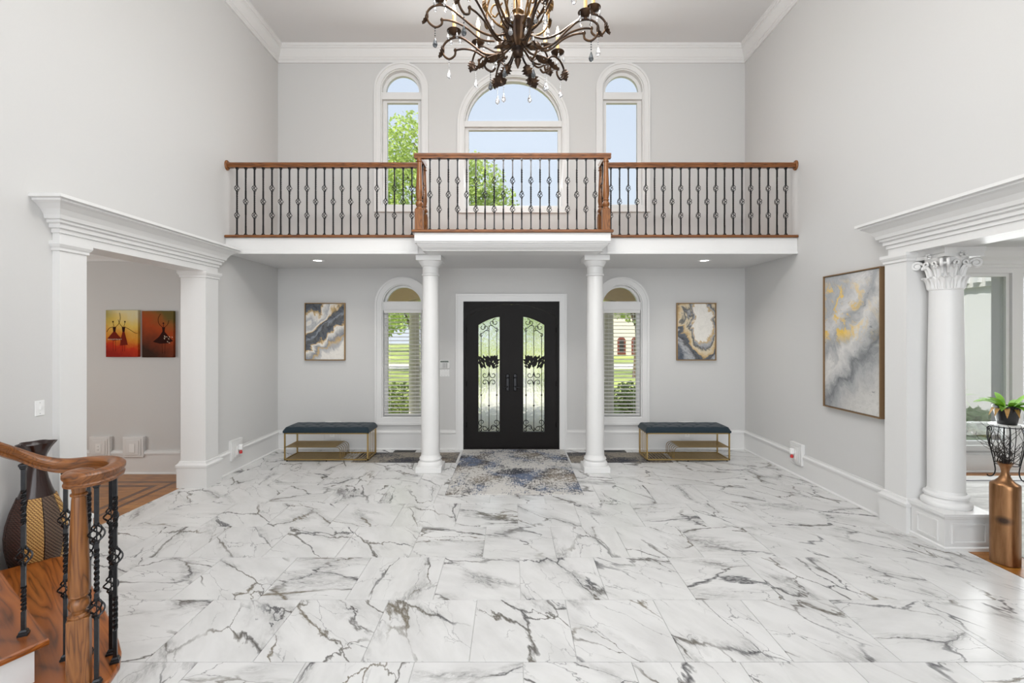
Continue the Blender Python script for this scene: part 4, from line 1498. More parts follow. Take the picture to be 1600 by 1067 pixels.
rug('entry_rug', -0.755, 5.32, 0.825, 7.36, 'rug', 'distressed blue and ivory entry rug in front of the door', 'rug', 0.010)
rug('runner_mat', -2.30, 6.64, -0.80, 7.20, 'mat', 'distressed grey-brown mat beside the left bench', 'mat', 0.004, 'small mats by the wall')
rug('runner_mat', 0.86, 6.64, 2.32, 7.20, 'mat', 'distressed grey-brown mat beside the right bench', 'mat', 0.004, 'small mats by the wall')
for x0, lab in ((-1.84, 'dark floor vent under the left window'), (1.45, 'dark floor vent under the right window')):
    t = thing('floor_vent', (x0 + 0.17, 7.27, 0), lab, 'vent', 'floor vents')
    build(MB().prism([(x0, 7.22), (x0 + 0.34, 7.22), (x0 + 0.34, 7.33), (x0, 7.33)], 0, 0.005, 'xy', [[(x0 + 0.015, 7.235), (x0 + 0.325, 7.235), (x0 + 0.325, 7.315), (x0 + 0.015, 7.315)]]), 'frame', 'vent', t)
    build(MB().box(x0 + 0.015, 7.235, 0, x0 + 0.325, 7.315, 0.001), 'opening', 'black', t)
    for k in range(14):
        xx = x0 + 0.022 + 0.022 * k
        build(MB().box(xx, 7.235, 0, xx + 0.008, 7.315, 0.004), 'louvre', 'vent', t)

# ------------------------------------------------------------------ paintings
def painting_xz(x0, x1, z0, z1, y, mat, label, frame='gold_frame', group=None):
    t = thing('framed_painting', ((x0 + x1) / 2, y, z0), label, 'painting', group)
    f = 0.012
    build(MB().prism([(x0, z0), (x1, z0), (x1, z1), (x0, z1)], y - 0.045, y, 'xz', [[(x0 + f, z0 + f), (x1 - f, z0 + f), (x1 - f, z1 - f), (x0 + f, z1 - f)]]), 'frame', frame, t)
    build(MB().box(x0 + f + 0.004, y - 0.034, z0 + f + 0.004, x1 - f - 0.004, y, z1 - f - 0.004), 'canvas', mat, t)
    return t


painting_xz(-3.285, -2.645, 1.42, 2.335, YB, 'art0', 'framed abstract painting with navy diagonal bands above the left bench')
painting_xz(2.63, 3.255, 1.42, 2.335, YB, 'art1', 'framed abstract painting with white bloom over navy and gold above right bench')
y0, y1, z0, z1 = 4.625, 5.475, 0.995, 2.52
t = thing('framed_painting', (WX, (y0 + y1) / 2, z0), 'large framed grey and gold swirl painting on the right wall', 'painting')
f = 0.012
build(MB().prism([(y0, z0), (y1, z0), (y1, z1), (y0, z1)], WX - 0.055, WX, 'yz', [[(y0 + f, z0 + f), (y1 - f, z0 + f), (y1 - f, z1 - f), (y0 + f, z1 - f)]]), 'frame', 'bronze_frame', t)
build(MB().box(WX - 0.040, y0 + f + 0.004, z0 + f + 0.004, WX, y1 - f - 0.004, z1 - f - 0.004), 'canvas', 'art2', t)

# dancer canvases in the left room
YA = 6.13


def canvas(x0, x1, z0, z1, mat, label):
    t = thing('canvas_painting', ((x0 + x1) / 2, YA, z0), label, 'painting', 'dancer canvases')
    build(MB().bbox(x0, YA - 0.04, z0, x1, YA, z1, 0.003), 'canvas', mat, t)
    return t


def fig(t, pts, mat, name, y=YA - 0.0405):
    build(MB().prism(pts, y - 0.0012, y, 'xz'), name, mat, t)


def stroke(t, pts, r, mat='silhouette', name='painted_limb'):
    build(MB().tube(spline([(x, YA - 0.0405, z) for x, z in pts], 6), r, 5, flat=1.0), name, mat, t)


cx0, cx1 = -5.325, -4.90
t = canvas(cx0, cx1, 1.54, 2.155, 'dance0', 'orange and yellow canvas of two dancers on the left room wall')
for (x, sk, dx) in ((cx0 + 0.115, 'skirt_red', 0), (cx0 + 0.235, 'skirt_red', 1)):
    zw = 1.905
    fig(t, [(x - 0.014, zw - 0.035), (x + 0.014, zw - 0.035), (x + 0.022, zw + 0.035), (x, zw + 0.028), (x - 0.022, zw + 0.035)], 'silhouette', 'bodice')
    if dx == 0:
        fig(t, [(x - 0.012, zw - 0.03), (x + 0.012, zw - 0.03), (x + 0.06, zw - 0.09), (x + 0.10, zw - 0.13), (x + 0.05, zw - 0.145), (x - 0.02, zw - 0.15), (x - 0.09, zw - 0.12), (x - 0.05, zw - 0.075)], sk, 'skirt')
        for q in range(9):
            fig(t, [(x - 0.085 + 0.021 * q, zw - 0.135 + 0.006 * math.sin(q * 1.7)), (x - 0.072 + 0.021 * q, zw - 0.14), (x - 0.075 + 0.021 * q, zw - 0.122)], 'lace', 'lace', YA - 0.0418)
    else:
        fig(t, [(x - 0.012, zw - 0.03), (x + 0.012, zw - 0.03), (x + 0.035, zw - 0.12), (x + 0.055, zw - 0.205), (x - 0.045, zw - 0.215), (x - 0.035, zw - 0.12)], sk, 'skirt')
    hx = x + (-0.018 if dx == 0 else 0.018)
    fig(t, [(hx + 0.010 * math.cos(a * PI / 5), zw + 0.098 + 0.011 * math.sin(a * PI / 5)) for a in range(10)], 'silhouette', 'head')
    stroke(t, [(hx, zw + 0.09), (hx * 0.5 + x * 0.5, zw + 0.05), (x, zw + 0.03)], 0.0022)
    for q in (-0.014, 0.014):
        stroke(t, [(x + q, zw - 0.15), (x + q * 1.1, zw - 0.22), (x + q, zw - 0.29)], 0.0016)
mx_ = cx0 + 0.175
stroke(t, [(cx0 + 0.13, 1.935), (mx_ - 0.005, 1.975), (mx_ + 0.018, 2.05), (mx_ + 0.008, 2.12)], 0.003)
stroke(t, [(cx0 + 0.22, 1.935), (mx_ + 0.01, 1.975), (mx_ - 0.01, 2.03)], 0.003)
stroke(t, [(cx0 + 0.10, 1.935), (cx0 + 0.05, 1.92), (cx0 + 0.015, 1.87)], 0.003)
stroke(t, [(cx0 + 0.25, 1.935), (cx0 + 0.30, 1.91), (cx0 + 0.38, 1.86), (cx0 + 0.42, 1.85)], 0.0026)
cx0, cx1 = -4.85, -4.435
t = canvas(cx0, cx1, 1.535, 2.145, 'dance1', 'dark red-brown canvas of one dancer on the left room wall')
x, zw = cx0 + 0.285, 1.905
fig(t, [(x - 0.013, zw - 0.035), (x + 0.013, zw - 0.035), (x + 0.02, zw + 0.03), (x, zw + 0.024), (x - 0.02, zw + 0.03)], 'silhouette', 'bodice')
fig(t, [(x - 0.012, zw - 0.03), (x + 0.012, zw - 0.03), (x + 0.06, zw - 0.09), (x + 0.125, zw - 0.155), (x + 0.05, zw - 0.185), (x - 0.05, zw - 0.19), (x - 0.14, zw - 0.165), (x - 0.06, zw - 0.10)], 'silhouette', 'skirt')
for q in range(11):
    a, b = random.uniform(0, 0.11), random.uniform(0.07, 0.16)
    fig(t, [(x + a, zw - b - a * .2), (x + a + 0.018, zw - b - 0.012 - a * .2), (x + a + 0.004, zw - b - 0.016 - a * .2)], 'lace', 'lace', YA - 0.0418)
fig(t, [(x - 0.002 + 0.010 * math.cos(a * PI / 5), zw + 0.078 + 0.011 * math.sin(a * PI / 5)) for a in range(10)], 'silhouette', 'head')
stroke(t, [(x, zw + 0.07), (x, zw + 0.02)], 0.003)
stroke(t, [(x - 0.012, zw + 0.025), (x - 0.06, zw + 0.07), (x - 0.07, zw + 0.14), (x - 0.04, zw + 0.20)], 0.003)
stroke(t, [(x + 0.012, zw + 0.025), (x + 0.05, zw + 0.06), (x + 0.07, zw + 0.115)], 0.003)
for q in (-0.02, 0.02):
    stroke(t, [(x + q, zw - 0.18), (x + q, zw - 0.25), (x + q * 0.8, zw - 0.32)], 0.0016)

# ------------------------------------------------------------------ wall plates, keypad, outlets
def sw_plate(name, c, nrm, w, h, n_sw, label, cat='switch', toggles=True):
    """plate on a wall; c = centre of the plate at the wall, nrm '-y', '+x' or '-x'"""
    t = thing(name, (c[0], c[1], c[2] - h / 2), label, cat)
    def P(u0, u1, z0, z1, d0, d1):
        if nrm == '-y':
            return (c[0] + u0, c[1] - d1, c[2] + z0, c[0] + u1, c[1] - d0, c[2] + z1)
        s = 1 if nrm == '+x' else -1
        a, b = sorted((c[0] + s * d0, c[0] + s * d1))
        return (a, c[1] + u0, c[2] + z0, b, c[1] + u1, c[2] + z1)
    build(MB().bbox(*P(-w / 2, w / 2, -h / 2, h / 2, 0, 0.007), 0.002), 'plate', 'plastic', t)
    for k in range(n_sw):
        u = (k - (n_sw - 1) / 2) * 0.046
        if toggles:
            build(MB().bbox(*P(u - 0.006, u + 0.006, -0.012, 0.016, 0.007, 0.016), 0.002), 'toggle', 'plastic', t)
        else:
            build(MB().bbox(*P(u - 0.016, u + 0.016, -0.033, 0.033, 0.007, 0.010), 0.002), 'rocker', 'plastic', t)
        for zz in (-0.042, 0.042):
            build(MB().box(*P(u - 0.003, u + 0.003, zz - 0.003, zz + 0.003, 0.007, 0.0078)), 'screw', 'keygrey', t)
    return t


sw_plate('switch_plate', (-1.065, YB, 1.22), '-y', 0.155, 0.115, 3, 'white triple switch plate left of the front door', 'switch')
sw_plate('switch_plate', (-WX, 3.665, 1.26), '+x', 0.075, 0.12, 1, 'white switch plate on the left wall beside the pillar', 'switch')
t = thing('alarm_keypad', (-1.06, YB, 1.29), 'white alarm keypad with grey screen above the triple switch', 'keypad')
build(MB().bbox(-1.14, YB - 0.026, 1.29, -0.985, YB, 1.425, 0.005), 'housing', 'plastic', t)
build(MB().box(-1.13, YB - 0.0275, 1.388, -1.0, YB - 0.025, 1.415), 'screen', 'keyscreen', t)
for r_ in range(4):
    for c_ in range(3):
        build(MB().bbox(-1.095 + 0.028 * c_, YB - 0.030, 1.302 + 0.020 * r_, -1.075 + 0.028 * c_, YB - 0.025, 1.316 + 0.020 * r_, 0.001), 'button', 'keygrey', t)
for r_ in range(3):
    build(MB().bbox(-1.125, YB - 0.030, 1.305 + 0.026 * r_, -1.112, YB - 0.025, 1.318 + 0.026 * r_, 0.001), 'button', 'keygrey', t)


def outlet(name, cx, cy, z0, nrm, w, h, label, sockets=True, proud=0.045):
    """raised block of moulding set into the baseboard with an outlet plate on it"""
    t = thing(name, (cx, cy, z0), label, 'outlet')
    def P(u0, u1, a0, a1, d0, d1):
        if nrm == '-y':
            return (cx + u0, cy - d1, z0 + a0, cx + u1, cy - d0, z0 + a1)
        s = 1 if nrm == '+x' else -1
        a, b = sorted((cx + s * d0, cx + s * d1))
        return (a, cy + u0, z0 + a0, b, cy + u1, z0 + a1)
    build(MB().bbox(*P(-w / 2, w / 2, 0, h, 0, proud), 0.003), 'block', 'white', t)
    build(MB().bbox(*P(-w / 2 + 0.025, w / 2 - 0.025, 0.025, h - 0.025, proud, proud + 0.007), 0.005), 'raised_field', 'white', t)
    build(MB().bbox(*P(-w / 2 + 0.05, w / 2 - 0.05, 0.04, h - 0.05, proud + 0.007, proud + 0.013), 0.004), 'inner_field', 'white', t)
    zc = h * 0.45
    pl = build(MB().bbox(*P(-0.036, 0.036, zc - 0.058, zc + 0.058, proud + 0.012, proud + 0.019), 0.002), 'cover_plate', 'plastic', t)
    if sockets:
        for dz in (-0.022, 0.022):
            s_ = build(MB().bbox(*P(-0.017, 0.017, zc + dz - 0.015, zc + dz + 0.015, proud + 0.018, proud + 0.021), 0.002), 'socket', 'plastic', pl)
            for du in (-0.007, 0.007):
                build(MB().box(*P(du - 0.0014, du + 0.0014, zc + dz - 0.004, zc + dz + 0.007, proud + 0.0205, proud + 0.0215)), 'slot', 'black', pl)
    return t


outlet('wall_outlet', -5.405, YA, 0.225, '-y', 0.27, 0.27, 'white outlet with sockets in left room baseboard below the orange canvas')
outlet('wall_outlet', -4.965, YA, 0.225, '-y', 0.27, 0.27, 'white blank outlet plate in left room baseboard below the dark canvas', False)
outlet('wall_outlet', -2.84, YB, 0.12, '-y', 0.25, 0.325, 'white outlet block behind the left bench')
outlet('wall_outlet', 2.785, YB, 0.12, '-y', 0.24, 0.325, 'white outlet block behind the right bench')
outlet('wall_outlet', -WX, 6.24, 0.16, '+x', 0.25, 0.27, 'white outlet block on the left wall near the pillar')
outlet('wall_outlet', WX, 6.02, 0.16, '-x', 0.25, 0.27, 'white outlet block on the right wall near the right bench')
for s, y, lab in ((1, 6.24, 'plug-in air freshener with red oil on the left wall outlet'), (-1, 6.02, 'plug-in air freshener with red oil on the right wall outlet')):
    x = -s * WX + s * 0.066
    t = thing('air_freshener', (x + s * 0.03, y, 0.24), lab, 'air freshener', 'plug-in air fresheners')
    build(MB().bbox(min(x, x + s * 0.05), y - 0.026, 0.285, max(x, x + s * 0.05), y + 0.026, 0.36, 0.012), 'body', 'plastic', t)
    build(MB().lathe([(0.0, 0), (0.018, 0.004), (0.020, 0.028), (0.012, 0.045), (0.012, 0.052)], (x + s * 0.026, y, 0.235), 12), 'oil_bottle', 'red_plastic', t, 50)

# ------------------------------------------------------------------ staircase
stairs = thing('staircase', (-2.9, 2.6, 0), 'curved oak staircase with white risers in the left foreground', 'staircase')
RH = 0.19
t1 = [(-3.70, 3.17), (-3.57, 3.27), (-3.47, 3.39), (-3.39, 3.455), (-3.30, 3.462), (-2.83, 3.115), (-2.36, 2.725), (-2.13, 2.52), (-2.04, 2.43), (-1.965, 2.33), (-1.925, 2.22), (-1.93, 2.11),
      (-1.97, 2.03), (-2.04, 1.98), (-2.12, 1.97), (-2.30, 2.12), (-2.42, 2.2), (-3.3, 2.85)]
nose = [None, None, ((-3.70, 3.24), (-2.225, 2.235)), ((-3.70, 2.80), (-2.40, 1.95)), ((-3.70, 2.34), (-2.56, 1.65)), ((-3.70, 1.86), (-2.70, 1.34)), ((-3.70, 1.36), (-2.80, 1.02))]


def inset(poly, d):
    cx_ = sum(p[0] for p in poly) / len(poly)
    cy_ = sum(p[1] for p in poly) / len(poly)
    out = []
    for x, y in poly:
        v_ = Vector((x - cx_, y - cy_))
        L = v_.length
        v_ *= (L - d) / L
        out.append((cx_ + v_.x, cy_ + v_.y))
    return out


def tread(poly, z, u):
    rings = []
    for o, dz in ((0.012, -0.034), (0.003, -0.028), (0.0, -0.017), (0.003, -0.006), (0.012, 0.0)):
        rings.append([(a, b, z + dz) for a, b in inset(poly, o)])
    n_ = len(poly)
    mb = MB().loft(rings, caps=False)
    for k, ring in ((0, rings[0]), (1, rings[-1])):
        tri = tessellate_polygon([[Vector((p[0], p[1], 0)) for p in ring]])
        mb.add(ring, [tuple(q) for q in tri])
    o = build(mb, 'tread', 'oak_tread', stairs)
    # turn the mesh so that the grain runs along the tread
    ang_ = math.atan2(u[1], u[0])
    o.data.transform(Matrix.Rotation(-ang_, 4, 'Z'))
    o.rotation_euler = (0, 0, ang_)
    return o


tread(t1, RH, (0.77, -0.64))
build(MB().prism(inset(t1, 0.035), 0, RH - 0.034, 'xy'), 'riser', 'white', stairs)
for k in range(2, 6):
    (a, b), (c_, d_) = nose[k], nose[k + 1]
    poly = [a, b, (d_[0] + 0.02, d_[1] - 0.03), (c_[0], c_[1] - 0.03)]
    tread(poly, RH * k, (b[0] - a[0], b[1] - a[1]))
    n2 = Vector((b[1] - a[1], -(b[0] - a[0]))).normalized() * 0.03
    n2 = n2 if n2.y < 0 else -n2
    side = Vector((-0.03, -0.005))
    poly2 = [(a[0], a[1] + n2.y), (b[0] + n2.x + side.x, b[1] + n2.y), (d_[0] + side.x, d_[1]), (c_[0], c_[1])]
    build(MB().prism(poly2, 0, RH * k - 0.034, 'xy'), 'riser', 'white', stairs)

srail = thing('stair_railing', (-2.06, 2.25, RH), 'oak volute handrail with twisted iron balusters at the stair foot', 'railing')
RZ = 1.145     # underside of the volute
N = (-2.022, 2.17)
path = [(-2.80, 1.05, 2.03), (-2.70, 1.35, 1.83), (-2.57, 1.70, 1.61), (-2.47, 2.0, 1.41), (-2.415, 2.19, 1.272), (-2.39, 2.26, 1.222), (-2.335, 2.32, 1.170), (-2.27, 2.365, RZ), (-2.17, 2.41, RZ), (-2.07, 2.405, RZ), (-1.99, 2.345, RZ),
        (-1.945, 2.25, RZ), (-1.948, 2.17, RZ), (-1.99, 2.125, RZ), (-2.03, 2.135, RZ)]
sp = spline(path, 8)
build(MB().rail(sp, RAILP), 'handrail', 'oak_rail', srail, 40)
build(MB().lathe([(0.0, -0.004), (0.050, -0.004), (0.058, 0.008), (0.052, 0.018), (0.054, 0.026), (0.063, 0.036), (0.063, 0.052), (0.050, 0.064), (0.02, 0.072), (0.0, 0.073)], (N[0], N[1], RZ), 28), 'volute_cap', 'oak_rail', srail, 40)
mb = MB().bbox(-0.041, -0.041, 0, 0.041, 0.041, 0.34, 0.005)
nw = build(MB().add([(x * math.cos(0.6) - y * math.sin(0.6) + N[0], x * math.sin(0.6) + y * math.cos(0.6) + N[1], z + RH) for x, y, z in mb.v], mb.f), 'newel_post', 'oak_post', srail)
Ht = RZ - RH - 0.34
prof = [(0.044, 0), (0.046, 0.006), (0.040, 0.014), (0.028, 0.02), (0.028, 0.028), (0.038, 0.036), (0.044, 0.054), (0.040, 0.074), (0.030, 0.086), (0.034, 0.092), (0.042, 0.098), (0.040, 0.106), (0.043, 0.112), (0.043, 0.14), (0.041, 0.26), (0.036, 0.40),
        (0.030, Ht - 0.07), (0.028, Ht - 0.055), (0.035, Ht - 0.05), (0.035, Ht - 0.042), (0.028, Ht - 0.036), (0.031, Ht - 0.01), (0.034, Ht)]
build(MB().lathe([(a_ * 0.92, b_) for a_, b_ in prof], (N[0], N[1], RH + 0.34), 28), 'turned_shaft', 'oak_post', nw, 40)
HB = RZ - RH + 0.002
for (x, y, z, Hh, dbl, b1, b2, bm_) in ((-2.378, 2.262, RH * 2, 1.215 - RH * 2, False, 0, 0, 0.385), (-2.272, 2.365, RH, HB, True, 0.36, 0.715, 0), (-2.190, 2.405, RH, HB - 0.001, False, 0, 0, 0.535),
                                        (-2.075, 2.405, RH, HB, True, 0.36, 0.715, 0), (-2.002, 2.345, RH, HB - 0.001, False, 0, 0, 0.535), (-1.962, 2.195, RH, HB, True, 0.36, 0.715, 0)):
    put_baluster(srail, x, y, z, Hh, dbl, b1, b2, bm_, 0.5)
for k, (x, y) in enumerate(((-2.475, 2.0), (-2.55, 1.76), (-2.64, 1.52), (-2.71, 1.30))):
    kk = 3 if k < 2 else 4
    put_baluster(srail, x, y, RH * (2 + (k + 1) * 0 + (1 if k == 0 else (2 if k < 3 else 3))), 0.83, k % 2 == 0, 0.265, 0.60, 0.40, 0.5)

# ------------------------------------------------------------------ tall floor vase by the stairs
vx, vy = -3.555, 3.475
vase = thing('floor_vase', (vx, vy, 0), 'tall dark floor vase with woven tan panel behind the stair railing', 'vase')
VP = [(0.095, 0.0), (0.100, 0.01), (0.125, 0.08), (0.150, 0.18), (0.166, 0.28), (0.169, 0.36), (0.160, 0.45), (0.138, 0.54), (0.110, 0.62), (0.085, 0.69), (0.066, 0.76), (0.052, 0.84), (0.048, 0.89)]
NK = [(0.048, 0.885), (0.056, 0.935), (0.076, 0.985), (0.103, 1.025), (0.107, 1.032), (0.099, 1.028), (0.070, 0.985), (0.045, 0.93), (0.036, 0.87)]
def lobes(a, z):
    return 1 + (0.10 * math.cos(6 * a) if z > 0.90 else 0.0) * min(1, (z - 0.9) / 0.12 if z > 0.9 else 0)
build(MB().lathe(VP, (vx, vy, 0), 48), 'body', 'lacquer', vase, 50)
build(MB().lathe(NK, (vx, vy, 0), 48, lobes), 'fluted_neck', 'lacquer', vase, 50)
face = math.atan2(-vy, -vx)      # direction towards the room
for k, (mat_, a0, a1) in enumerate((('weave_tan', -0.42, 0.22), ('weave_rattan', 0.26, 0.95), ('weave_brown', -1.15, -0.46), ('weave_tan', 0.99, 1.7), ('weave_rattan', 1.75, 2.5), ('weave_brown', -1.9, -1.2))):
    rings = []
    for r_, z in [p for p in VP if 0.01 <= p[1] <= 0.62] + [(0.104, 0.64)]:
        ring = [(vx + (r_ + 0.005) * math.cos(face + a0 + (a1 - a0) * q / 10), vy + (r_ + 0.005) * math.sin(face + a0 + (a1 - a0) * q / 10), z) for q in range(11)]
        ring += [(vx + (r_ - 0.004) * math.cos(face + a0 + (a1 - a0) * q / 10), vy + (r_ - 0.004) * math.sin(face + a0 + (a1 - a0) * q / 10), z) for q in range(10, -1, -1)]
        rings.append(ring)
    build(MB().loft(rings), 'woven_panel', mat_, vase, 50)

# ------------------------------------------------------------------ copper vase with curly twigs, plant stand, plant
kx, ky = 3.985, 3.745
cv = thing('copper_vase', (kx, ky, 0), 'tall copper vase with narrow neck beside the Corinthian column', 'vase')
def sq(a, z):
    n_ = 2.5 if z < 0.62 else max(2.0, 2.5 - (z - 0.62) * 20)
    return (abs(math.cos(a)) ** n_ + abs(math.sin(a)) ** n_) ** (-1 / n_)
build(MB().lathe([(0.0, 0.0), (0.082, 0.0), (0.088, 0.006), (0.089, 0.60), (0.089, 0.632), (0.086, 0.640), (0.062, 0.655), (0.040, 0.680), (0.027, 0.710), (0.024, 0.735), (0.030, 0.765), (0.050, 0.805), (0.053, 0.808), (0.047, 0.803), (0.022, 0.76), (0.016, 0.72), (0, 0.7)],
                (kx, ky, 0), 56, sq, 0.5), 'vessel', 'copper', cv, 40)
tw = thing('twig_bundle', (kx, ky, 0.72), 'dark curly twigs standing in the copper vase', 'twigs')
rnd = random.Random(11)
for k in range(34):
    a = rnd.uniform(0, 2 * PI)
    lean = rnd.uniform(0.04, 0.15)
    h_ = rnd.uniform(0.16, 0.38)
    pts = []
    ph, cr = rnd.uniform(0, 6), rnd.uniform(0.012, 0.042)
    for i in range(15):
        tt = i / 14
        rr = 0.006 + lean * tt ** 1.3
        wob = cr * min(1, tt * 2)
        pts.append((kx + rr * math.cos(a) + wob * math.cos(ph + tt * 9), ky + rr * math.sin(a) + wob * math.sin(ph + tt * 9), 0.735 + h_ * tt + 0.3 * wob * math.sin(ph + tt * 13)))
    build(MB().tube(pts, [0.0034 * (1 - 0.65 * i / 14) for i in range(15)], 5), 'twig', 'twig', tw, 60)

sx_, sy_ = 6.26, 5.86
ps = thing('plant_stand', (sx_, sy_, 0), 'black wire plant stand by the right room window', 'plant stand')
build(MB().lathe([(0.0, 0.0), (0.165, 0.0), (0.172, 0.006), (0.165, 0.014), (0.0, 0.014)], (sx_, sy_, 0.69), 32), 'top', 'white', ps, 40)
ring_pts = lambda r_, z: [(sx_ + r_ * math.cos(2 * PI * k / 28), sy_ + r_ * math.sin(2 * PI * k / 28), z) for k in range(28)]
for r_, z in ((0.15, 0.675), (0.115, 0.20)):
    build(MB().tube(ring_pts(r_, z), 0.006, 6, True), 'ring', 'iron', ps, 60)
for k in range(4):
    a = 0.6 + k * PI / 2
    d = Vector((math.cos(a), math.sin(a), 0))
    P = spline([Vector((sx_, sy_, 0)) + d * r_ + Vector((0, 0, z)) for r_, z in ((0.14, 0.68), (0.175, 0.62), (0.175, 0.50), (0.14, 0.34), (0.115, 0.20), (0.105, 0.10), (0.125, 0.03), (0.165, 0.012), (0.18, 0.03))], 5)
    build(MB().tube(P, 0.007, 6), 'leg', 'iron', ps, 60)
    for s in (-0.35, 0.35):
        d2 = Vector((math.cos(a + s), math.sin(a + s), 0))
        P = spline([Vector((sx_, sy_, 0)) + d2 * r_ + Vector((0, 0, z)) for r_, z in ((0.145, 0.675), (0.165, 0.55), (0.14, 0.36), (0.115, 0.20))], 5)
        build(MB().tube(P, 0.0045, 5), 'wire', 'iron', ps, 60)
    P = [Vector((sx_, sy_, 0)) + d * (0.155 + 0.03 * math.cos(q) * (1 - q / 9)) + Vector((0, 0, 0.62 + 0.045 * math.sin(q) * (1 - q / 9))) for q in [i * 0.5 for i in range(17)]]
    build(MB().tube(P, 0.004, 5), 'wire_scroll', 'iron', ps, 60)
pp = thing('potted_plant', (sx_, sy_, 0.704), 'leafy green houseplant in a black pot on the wire stand', 'plant')
build(MB().lathe([(0.0, 0.0), (0.088, 0.0), (0.092, 0.008), (0.128, 0.20), (0.138, 0.205), (0.138, 0.235), (0.128, 0.235), (0.120, 0.20)], (sx_, sy_, 0.704), 32), 'pot', 'pot', pp, 40)
build(MB().lathe([(0.0, 0.198), (0.120, 0.200), (0.120, 0.19), (0, 0.19)], (sx_, sy_, 0.704), 24), 'soil', 'soil', pp)


def leaf(parent, base, az, length, width, rise, droop, mat, name='leaf'):
    d = Vector((math.cos(az), math.sin(az), 0))
    n_ = Vector((-d.y, d.x, 0))
    rings = []
    K = 8
    for i in range(K + 1):
        tt = i / K
        c_ = Vector(base) + d * (length * tt) + Vector((0, 0, rise * tt - droop * tt * tt))
        w_ = width * (0.10 + math.sin(PI * min(1, tt * 0.96 + 0.04)) ** 0.9) * 0.5
        rings.append([tuple(c_ - n_ * w_ + Vector((0, 0, w_ * 0.3))), tuple(c_), tuple(c_ + n_ * w_ + Vector((0, 0, w_ * 0.3))), tuple(c_ + Vector((0, 0, -0.003)))])
    build(MB().loft(rings), name, mat, parent, 70)


rnd = random.Random(4)
for k in range(16):
    a = k * 2.4
    leaf(pp, (sx_ + 0.04 * math.cos(a), sy_ + 0.04 * math.sin(a), 0.89), a, rnd.uniform(0.16, 0.30), rnd.uniform(0.06, 0.09), rnd.uniform(0.12, 0.34), rnd.uniform(0.10, 0.26), 'house_leaf')
for k, az in enumerate((3.3, 3.9, 4.5, 5.2, 2.9)):
    leaf(pp, (sx_ + 0.09 * math.cos(az), sy_ + 0.09 * math.sin(az), 0.91), az, 0.10 + 0.07 * (k % 2), 0.045, 0.07, 0.17, 'dry_leaf', 'dry_leaf')

t = rug('area_rug', 4.22, 1.2, 8.4, 6.02, 'pale_rug', 'large pale rug in the right room beyond the column', 'rug', 0.004)
build(MB().box(4.225, 5.80, 0.004, 8.395, 5.84, 0.005), 'border_stripe', 'rug_edge', t)

# ------------------------------------------------------------------ chandelier
hx, hy = 0.047, 3.40
ch = thing('chandelier', (hx, hy, 3.78), 'large bronze scroll chandelier with candle bulbs and crystal drops', 'chandelier')
build(MB().lathe([(0.0, 3.785), (0.008, 3.80), (0.020, 3.83), (0.026, 3.85), (0.018, 3.868), (0.030, 3.874), (0.040, 3.885), (0.042, 3.90), (0.030, 3.91), (0.034, 3.918), (0.046, 3.926), (0.046, 3.935), (0.040, 3.94)], (hx, hy, 0), 20), 'finial', 'chand', ch, 40)
flute = lambda a, z: 1 + 0.045 * math.cos(16 * a)
build(MB().lathe([(0.042, 3.94), (0.060, 3.96), (0.088, 4.03), (0.108, 4.09), (0.118, 4.105), (0.108, 4.115), (0.05, 4.12)], (hx, hy, 0), 64, flute), 'fluted_urn', 'chand', ch, 40)
build(MB().lathe([(0.05, 4.12), (0.046, 4.15), (0.036, 4.18), (0.048, 4.20), (0.036, 4.22), (0.030, 4.5), (0.036, 4.75), (0.05, 4.80), (0.03, 4.84), (0.026, 5.05), (0.045, 5.10), (0.02, 5.16), (0.0, 5.17)], (hx, hy, 0), 24), 'stem', 'gilt', ch, 40)
chain = MB()
for k in range(22):
    z = 5.17 + 0.052 * k
    P = []
    for q in range(12):
        a = 2 * PI * q / 12
        u, w_ = 0.016 * math.cos(a), 0.034 * math.sin(a)
        P.append((hx + (u if k % 2 else 0), hy + (0 if k % 2 else u), z + 0.02 + w_))
    chain.tube(P, 0.0045, 5, True)
build(chain, 'chain', 'chand', ch, 60)
build(MB().lathe([(0.0, 6.30), (0.02, 6.31), (0.07, 6.36), (0.085, 6.40), (0.085, H)], (hx, hy, 0), 24), 'ceiling_canopy', 'chand', ch, 40)


def rz_path(pts, az):
    return [(hx + r_ * math.cos(az), hy + r_ * math.sin(az), z) for r_, z in pts]


def spl2(pts, n=6):
    return [(p.x, p.y) for p in spline([(a, b, 0) for a, b in pts], n)]


drop_me = None


def crystal(parent, p, k=1.0, mat='crystal', chain_n=3):
    mb = MB()
    for i in range(chain_n):
        mb.lathe([(0, -0.006 * k), (0.005 * k, 0), (0, 0.006 * k)], (0, 0, -0.008 * k - 0.014 * k * i), 6)
    z = -0.014 * k * chain_n - 0.004
    mb.lathe([(0, z), (0.004 * k, z - 0.008 * k), (0.010 * k, z - 0.026 * k), (0.0145 * k, z - 0.042 * k), (0.011 * k, z - 0.054 * k), (0, z - 0.062 * k)], (0, 0, 0), 8)
    o = build(MB().add([(a + p[0], b + p[1], c + p[2]) for a, b, c in mb.v], mb.f), 'crystal_drop', mat, parent)
    return o


